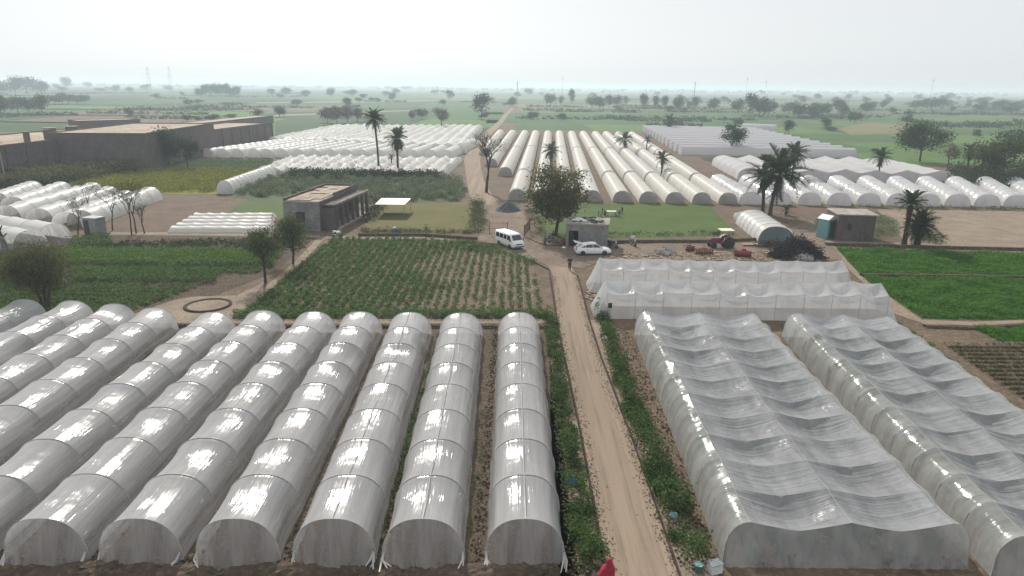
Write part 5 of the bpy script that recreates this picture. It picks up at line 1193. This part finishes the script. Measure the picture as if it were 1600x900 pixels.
def tractor(loc, rz, label):
    t = thing('tractor', label, 'tractor', loc, rz)
    MB().box((.95, 0, 1.02), (1.55, .62, .56), top=.9).build('hood', 'tractor_red', t); MB().box((1.74, 0, .98), (.06, .52, .5)).build('grille', 'black', t); MB().box((.3, 0, .70), (2.6, .42, .34)).build('chassis', 'gray_metal', t); MB().box((1.35, 0, .58), (.16, 1.3, .14)).build('front_axle', 'gray_metal', t)
    for y in (-.68, .68): wheel(t, 1.35, y, .42, .24); wheel(t, -.65, y * 1.12, .74, .38)
    for y in (-.76, .76):
        mb = MB(); n = 7
        for k in range(n):
            a0, a1 = R(10 + 150 * k / n), R(10 + 150 * (k + 1) / n); mb.quad(*[(-.65 + .84 * math.cos(a_), y + s_ * .24, .76 + .84 * math.sin(a_)) for a_, s_ in ((a0, -1), (a0, 1), (a1, 1), (a1, -1))])
        mb.build('fender', 'tractor_red', t)
    MB().box((-.62, 0, 1.18), (.48, .5, .12)).box((-.86, 0, 1.42), (.1, .5, .46)).build('seat', 'black', t); MB().tube([(.22, 0, 1.1), (-.05, 0, 1.5)], .03, 6).lathe([(.2, 1.48), (.22, 1.50), (.2, 1.52)], (-.07, 0, 0), 14).build('steering_wheel', 'black', t)
    MB().tube([(1.25, .2, 1.25), (1.25, .2, 2.05)], .045, 6).build('exhaust', 'black', t)
    for x in (-1.05, .3):
        for y in (-.62, .62): MB().tube([(x, y, 1.0), (x, y, 2.32)], .03, 5).build('post', 'black', t)
    MB().box((-.38, 0, 2.36), (1.75, 1.55, .08)).build('canopy', 'cream', t)
    for y in (-.25, .25): MB().lathe([(.0, .03), (.09, .02), (.1, -.04)], (1.76, y, 1.18), 10, 'X').build('headlight', 'lamp_glass', t)
    return t
tractor(P(1130, 388.5) + Vector((0, .7, 0)), R(184), 'red tractor with a cream canopy parked at the edge of the lawn')
def harrow(loc, rz, label, n=7, w_=3.0):
    t = thing('disc_harrow', label, 'farm implement', loc, rz)
    MB().box((0, 0, .62), (w_, .14, .14)).box((0, .7, .62), (w_ * .9, .12, .12)).box((-w_ * .3, .35, .64), (.12, .8, .1)).box((w_ * .3, .35, .64), (.12, .8, .1)).build('frame', 'red_paint', t); MB().tube([(-.3, .3, .65), (0, .35, 1.25), (.3, .3, .65)], .05, 6).build('hitch', 'rust', t)
    for k in range(n):
        x = -w_ / 2 + .2 + k * (w_ - .4) / (n - 1); o = MB().lathe([(.3, -.01), (.15, .05), (0, .06)], (0, 0, 0), 14, 'X').build('disc', 'rust', t, True); o.location = (x, 0, .3); o.rotation_euler = (0, 0, .3)
        MB().tube([(x, 0, .6), (x, .02, .3)], .03, 5).build('shank', 'rust', t)
harrow(P(1100, 398), R(3), 'red disc harrow on the ground left of the tractor front wheel', 7, 2.4); harrow(P(1078, 393), R(20), 'small reddish cultivator frame behind the disc harrow', 4, 1.3)
t = thing('rotavator', 'dark red rotavator lying beside the cross tunnel under the tractor', 'farm implement', P(1160, 401), R(-18))
MB().lathe([(.0, -.95), (.42, -.95), (.42, .95), (0, .95)], (0, 0, .42), 14, 'X').build('cover', 'red_paint', t); MB().box((.1, .2, .85), (.5, .5, .35)).build('gearbox', 'red_paint', t); MB().box((.95, 0, .45), (.1, .7, .8)).box((-.95, 0, .45), (.1, .7, .8)).build('side_plate', 'rust', t); MB().tube([(.1, .3, 1.), (.2, .9, .6)], .05, 6).build('drive_shaft', 'steel', t)
for k in range(6): MB().box((-.75 + k * .3, -.35, .2), (.06, .3, .3), .3).build('blade', 'rust', t)
def motorcycle(loc, rz, label, mt='red_paint'):
    t = thing('motorcycle', label, 'motorcycle', loc, rz, 'motorcycles')
    for x in (-.62, .66):
        o = MB().lathe([(.24, -.05), (.30, -.04), (.30, .04), (.24, .05)], n=18, axis='Y').build('wheel', 'rubber', t, True); o.location = (x, 0, .30); mb = MB()
        for k in range(6): mb.tube([(0, 0, 0), (.24 * math.cos(k * 1.047), 0, .24 * math.sin(k * 1.047))], .012, 4)
        mb.build('rim', 'chrome', o)
    MB().box((.18, 0, .80), (.55, .28, .22), top=.75).build('tank', mt, t); MB().box((-.38, 0, .78), (.72, .26, .12)).build('seat', 'black', t); MB().box((.02, 0, .45), (.42, .28, .34)).build('engine', 'gray_metal', t)
    MB().tube([(.66, .07, .3), (.46, .06, .98)], .025, 5).tube([(.66, -.07, .3), (.46, -.06, .98)], .025, 5).build('fork', 'chrome', t); MB().tube([(.36, -.36, 1.02), (.48, 0, 1.0), (.36, .36, 1.02)], .02, 5).build('handlebar', 'chrome', t); MB().tube([(.1, -.16, .3), (-.7, -.16, .38)], .045, 6).build('exhaust', 'chrome', t); MB().lathe([(.09, 0), (.08, .06)], (.56, 0, .86), 10, 'X').build('headlight', 'lamp_glass', t); MB().box((-.72, 0, .62), (.3, .12, .05), ry=.5).build('mudguard', mt, t)
    return t
motorcycle(P(989, 384), R(-75), 'motorcycle with a seated rider at the edge of the lawn', 'gray_metal'); motorcycle(P(958, 387), R(-60), 'dark motorcycle leaning by the right wall of the grey shed', 'black'); motorcycle(P(527, 371), R(-30), 'pale motorcycle at the corner of the farmhouse path', 'sheet_white')

# ------------------------------------------------------------------ people
def skin_obj(name, verts, edges, radii, mt, parent, sub=1):
    me = bpy.data.meshes.new(name); me.from_pydata(verts, edges, []); me.update(); o = obj(name, me, mt, parent)
    sk = o.modifiers.new('skin', 'SKIN'); sk.use_smooth_shade = True
    for i, r_ in enumerate(radii): me.skin_vertices[0].data[i].radius = (r_, r_)
    me.skin_vertices[0].data[0].use_root = True
    if sub: sb = o.modifiers.new('sub', 'SUBSURF'); sb.levels = sub; sb.render_levels = sub
    return o
def person(loc, rz, label, top='cloth_dark', legs='cloth_dark', H=1.70, sit=False, arms=((.30, .02, .82), (.30, .02, .82)), long_shirt=True, stride=.12, shawl=None):
    t = thing('person', label, 'person', loc, rz, 'people'); k = H / 1.70
    if sit: hip, kn, an = .80, (.30, .72), (.28, .28)
    else: hip, kn, an = .90, (.03, .49), (0, .09)
    J = [(0, 0, hip), (0, 0, hip + .20), (0, 0, hip + .42), (0, 0, hip + .56), (.01, 0, hip + .63), (.03, 0, hip + .69), (.02, 0, hip + .77), (.0, 0, hip + .80)]; Rr = [.125, .115, .13, .06, .06, .085, .085, .05]; E = [(0, 1), (1, 2), (2, 3), (3, 4), (4, 5), (5, 6), (6, 7)]
    cV, cR, cE = [(0, 0, hip - .02), (0, 0, hip + .2), (0, 0, hip + .42), (0, 0, hip + .52)], [.155, .135, .15, .08], [(0, 1), (1, 2), (2, 3)]
    lV, lR, lE = [(0, 0, hip)], [.13], []
    for s_, ar in zip((-1, 1), arms):
        b = len(J); ex, ez = ar[0] * .35, hip + .18; hx, hy, hz_ = ar[0], ar[1], ar[2] - .90 + hip
        J += [(0, s_ * .19, hip + .48), (ex * .6, s_ * .25, ez), (hx, s_ * (.2 - hy), hz_), (hx + .07, s_ * (.19 - hy), hz_ - .03)]; Rr += [.055, .042, .028, .03]; E += [(2, b), (b, b + 1), (b + 1, b + 2), (b + 2, b + 3)]
        for f_ in range(4): J.append((hx + .15 - .01 * abs(f_ - 1), s_ * (.19 - hy) + (f_ - 1.5) * .02, hz_ - .07)); Rr.append(.009); E.append((b + 3, len(J) - 1))
        J.append((hx + .08, s_ * (.13 - hy), hz_ - .02)); Rr.append(.010); E.append((b + 2, len(J) - 1))
        c = len(cV); cV += [(0, s_ * .19, hip + .48), (ex * .6, s_ * .25, ez), (hx * .92, s_ * (.205 - hy), hz_ + .03)]; cR += [.07, .058, .045]; cE += [(2, c), (c, c + 1), (c + 1, c + 2)]
        b = len(J); st = stride * s_ * (0 if sit else 1)
        J += [(0, s_ * .09, hip - .06), (kn[0] + st * .6, s_ * (.11 + .05 * sit), kn[1]), (an[0] + st, s_ * .11, an[1]), (an[0] + st + .14, s_ * .12, an[1] - .05)]; Rr += [.085, .058, .038, .035]; E += [(0, b), (b, b + 1), (b + 1, b + 2), (b + 2, b + 3)]
        c = len(lV); lV += [(0, s_ * .09, hip - .06), (kn[0] + st * .6, s_ * (.11 + .05 * sit), kn[1]), (an[0] + st, s_ * .11, an[1] + .05)]; lR += [.11, .085, .062]; lE += [(0, c), (c, c + 1), (c + 1, c + 2)]
    sc_ = lambda V: [(x * k, y * k, z * k) for x, y, z in V]
    skin_obj('body', sc_(J), E, [x * k for x in Rr], 'skin', t); skin_obj('shirt', sc_(cV), cE, [x * k for x in cR], top, t); skin_obj('trousers', sc_(lV), lE, [x * k for x in lR], legs, t)
    hz0 = (hip + .73) * k
    if not shawl: MB().lathe([(.085 * k, -.01), (.098 * k, .03), (.085 * k, .08), (.04 * k, .115), (0, .12)], (-.015, 0, hz0), 12).build('hair', 'hair', t, True)
    if long_shirt and not sit: MB().lathe([(.16 * k, (hip + .05) * k), (.19 * k, (hip - .15) * k), (.23 * k, (hip - .40) * k)], n=14).build('shirt_tail', top, t, True)
    if shawl:
        pr = [(.02, .14), (.075, .12), (.112, .05), (.115, -.06), (.13, -.14), (.21, -.22), (.25, -.36), (.27, -.55), (.30, -.78), (.34, -1.0)]; V, F = [], []
        for i, (ra, dz) in enumerate(pr):
            for j in range(28):
                a = 2 * math.pi * j / 28; k2 = ra * (1 + (.10 * math.sin(a * 6 + i * .35) + .06 * math.sin(a * 11 + 1)) * min(1, max(0, i - 3) / 3)); sw = max(0, -dz - .1) * .22
                V.append((k2 * math.cos(a) - .03 - sw * .4, k2 * 1.12 * math.sin(a) + sw, hz0 + dz))
        for i in range(len(pr) - 1):
            for j in range(28):
                if 1 <= i <= 3 and j in (0, 1, 27): continue
                F.append((i * 28 + j, i * 28 + (j + 1) % 28, (i + 1) * 28 + (j + 1) % 28, (i + 1) * 28 + j))
        me_ = bpy.data.meshes.new('shawl'); me_.from_pydata(V, [], F); me_.update(); me_.polygons.foreach_set('use_smooth', np.full(len(F), True)); obj('shawl', me_, shawl, t)
        MB().lathe([(.098, -.02), (.104, .04), (.085, .09), (0, .125)], (-.02, 0, hz0), 14).build('hair', 'hair', t, True)
        MB().lathe([(.18, hip), (.24, .6), (.33, .12)], n=16).build('skirt', shawl, t, True)
    return t
person(P(890, 423), R(250), 'person in dark clothes standing alone on the dirt road near the car', 'cloth_dark', 'cloth_dark', arms=((.28, .12, 1.12), (.28, .12, 1.12)), long_shirt=False)
person(P(851, 383), R(10), 'person in dark grey clothes standing left of the group under the big tree', 'cloth_grey', 'cloth_dark'); person(P(858, 384.5), R(170), 'person in pale trousers facing the group under the big tree', 'cloth_dark', 'cloth_white'); person(P(864, 380), R(120), 'person in black standing against the trunk of the big tree', 'cloth_dark', 'cloth_grey', long_shirt=False)
pm = P(989, 384); person(pm + Vector((-.06, .22, 0)), R(-75), 'person in white sitting on the motorcycle by the lawn', 'cloth_white', 'cloth_grey', sit=True, arms=((.5, .05, 1.12), (.5, .05, 1.12)))
q = P(952, 878, 1.5); person(Vector((q.x, q.y, 0)), R(95), 'woman in a long red shawl walking up the dirt road at the bottom edge', 'cloth_red', 'cloth_red', H=1.6, shawl='cloth_red')
# seats and table on the lawn
def chair(loc, rz, label, mt='black', group='dark chairs on the lawn'):
    t = thing('garden_chair', label, 'chair', loc, rz, group); MB().box((0, 0, .44), (.5, .5, .05)).build('seat', mt, t); MB().box((-.24, 0, .76), (.05, .48, .6)).build('backrest', mt, t)
    for x in (-.21, .21):
        for y in (-.21, .21): MB().box((x, y, .21), (.05, .05, .42)).build('leg', mt, t)
    for y in (-.25, .25): MB().box((0, y, .66), (.46, .05, .04)).build('armrest', mt, t)
tp = P(955, 337); t = thing('garden_table', 'white table on the green lawn among dark chairs', 'table', tp); MB().box((0, 0, .74), (1.5, .8, .05)).build('tabletop', 'sheet_white', t)
for x in (-.65, .65):
    for y in (-.32, .32): MB().box((x, y, .36), (.06, .06, .72)).build('leg', 'gray_metal', t)
for i, (u, v, a_) in enumerate([(937, 338, 0), (943, 334.5, -20), (947, 340, 30), (965, 339, 150), (970, 334, 200)]): chair(P(u, v), R(a_), 'dark chair on the lawn, %s' % ['farthest left of the white table', 'left and behind the white table', 'left and in front of the white table', 'right and in front of the white table', 'farthest right of the white table'][i])
chair(P(878, 384), R(200), 'red plastic chair beside the shed doorway', 'red_paint', None)
lump('wash_tub', 'small white tub on the ground by the shed doorway', 'tub', P(881, 387.5), .3, .25, .25, 'sheet_white', 21, bumpy=.05)
# sign, bags, boxes by the hedges
t = thing('sign_board', 'small dark sign board on a thin post beside the cross tunnel', 'sign', P(952, 500)); hb = top_h(P(952, 500), 473); MB().tube([(0, 0, -.1), (0, 0, hb)], .025, 6).build('post', 'steel', t); MB().box((0, -.03, hb - .25), (.36, .03, .46)).build('board', 'black', t)
def bag(p, mt, label, seed, s_=.3, cat='plastic sheet'): lump('plastic_sheet', label, cat, p, s_ * .75, s_ * .5, s_ * .8, mt, seed, bumpy=.38, group='plastic sheets caught in the hedges')
bag(P(873, 596, .5), 'blue_plastic', 'blue plastic sheet caught in the left hedge, farther one', 31, .28); bag(P(893, 752, .6), 'blue_plastic', 'blue plastic sheet caught in the left hedge, nearer one', 32, .34); bag(P(945, 528, .5), 'sheet_white', 'clear whitish sheet caught at the far end of the right hedge', 33, .24); bag(P(1052, 806, .5), 'teal', 'teal cloth caught in the right hedge near the camera', 34, .26)
t = thing('crate', 'pale grey crate at the near corner of the wide greenhouse', 'crate', P(1116, 893), R(20)); MB().box((0, 0, .22), (.55, .4, .44)).build('body', 'sheet_white', t); MB().box((0, 0, .455), (.6, .45, .03)).build('lid', 'gray_metal', t)
t = thing('bucket', 'teal bucket beside the pale crate at the end of the hedge', 'bucket', P(1091, 893)); MB().lathe([(.15, 0), (.2, .38), (.21, .38)], n=14).build('body', 'teal', t, True); MB().tube([(-.2, 0, .37), (0, 0, .58), (.2, 0, .37)], .012, 5).build('handle', 'steel', t)
lump('stone', 'single dark stone lying on the dirt road near the camera', 'stone', P(995, 806), .10, .08, .09, 'bark_brush', 41, n=10); lump('stone', 'pale pebble on the left side of the dirt road near the camera', 'stone', P(958, 824), .07, .06, .05, 'sheet_white', 42, n=10)
# poles, pylons and masts
def pole(p, h, label, arm=1.6):
    t = thing('utility_pole', label, 'utility pole', p, R(12), 'utility poles'); MB().tube([(0, 0, -.2), (0, 0, h)], [.16, .09], 8).build('pole', 'concrete', t); MB().box((0, 0, h - .4), (arm, .12, .12)).build('crossarm', 'rust', t)
    for x in (-.45, 0, .45): MB().lathe([(.05, 0), (.07, .1), (.03, .2)], (x * arm, 0, h - .34), 8).build('insulator', 'lamp_glass', t)
p = P(10, 290); pole(p, top_h(p, 220), 'utility pole before the factory at the left edge'); p = P(274, 240); pole(p, top_h(p, 190), 'utility pole against the tall factory block'); p = P(823, 224); 
def pylon(p, h, label, w_):
    t = thing('power_pylon', label, 'pylon', p, R(20), 'hazy power pylons'); mb = MB(); n = 7
    q = lambda z: w_ * (1 - .85 * z / h)
    for sx, sy in ((-1, -1), (1, -1), (1, 1), (-1, 1)): mb.tube([(sx * q(0), sy * q(0), 0), (sx * q(h), sy * q(h), h)], .045, 4)
    for i in range(n):
        z0, z1 = h * i / n, h * (i + 1) / n
        for a_, b_ in (((-1, -1), (1, -1)), ((1, -1), (1, 1)), ((1, 1), (-1, 1)), ((-1, 1), (-1, -1))): mb.tube([(a_[0] * q(z0), a_[1] * q(z0), z0), (b_[0] * q(z1), b_[1] * q(z1), z1)], .022, 3)
    mb.build('lattice', 'galvanised', t)
    for z in (.72, .84, .95): MB().tube([(-w_ * 1.3, 0, h * z), (w_ * 1.3, 0, h * z)], .04, 4).build('arm', 'galvanised', t)
for u, v, lab in ((238, 104, 'hazy power pylon on the far left horizon, left one of two'), (271, 103, 'hazy power pylon on the far left horizon, right one of two')): p = P(u, 128 + 40); pylon(p, top_h(p, v), lab, 2.0)
for i, (u, vt) in enumerate([(808, 127), (878, 119), (1083, 128), (1163, 120), (1193, 124), (1450, 122)]):
    p = P(u, 134 + (u - 800) * .0108 + 34); h = top_h(p, vt); t = thing('radio_mast', ['short hazy mast above the road end', 'thin tall mast on the horizon right of the road end', 'short dark chimney on the horizon above the net tunnels', 'thin tall mast on the horizon above the tall dark tree', 'faint mast right of the thin tall one', 'faint thin mast above the fields on the right horizon'][i], 'mast', p, 0, 'masts on the horizon'); MB().tube([(0, 0, 0), (0, 0, h)], [.13, .08] if i not in (0, 2) else [.35, .3], 5).build('pole', 'steel', t); MB().box((0, 0, h * .93), (1., 1., .5)).build('head', 'steel', t)

# ------------------------------------------------------------------ haze
hz = MB().box(((GX0 + GX1) / 2, (GY0 + GY1) / 2, 16.5), (GX1 - GX0 + 40, GY1 - GY0 + 40, 36.0)).build('haze', None, None, kind='stuff')
hm, ht, ho = _new('haze_air'); pv = _n(ht, 'ShaderNodeVolumePrincipled')
pv.inputs['Color'].default_value = (.73, .85, .935, 1); pv.inputs['Density'].default_value = .00041; pv.inputs['Anisotropy'].default_value = .25
pv.inputs['Density Attribute'].default_value = ''
ht.links.new(pv.outputs[0], ho.inputs['Volume']); hz.data.materials.append(hm)
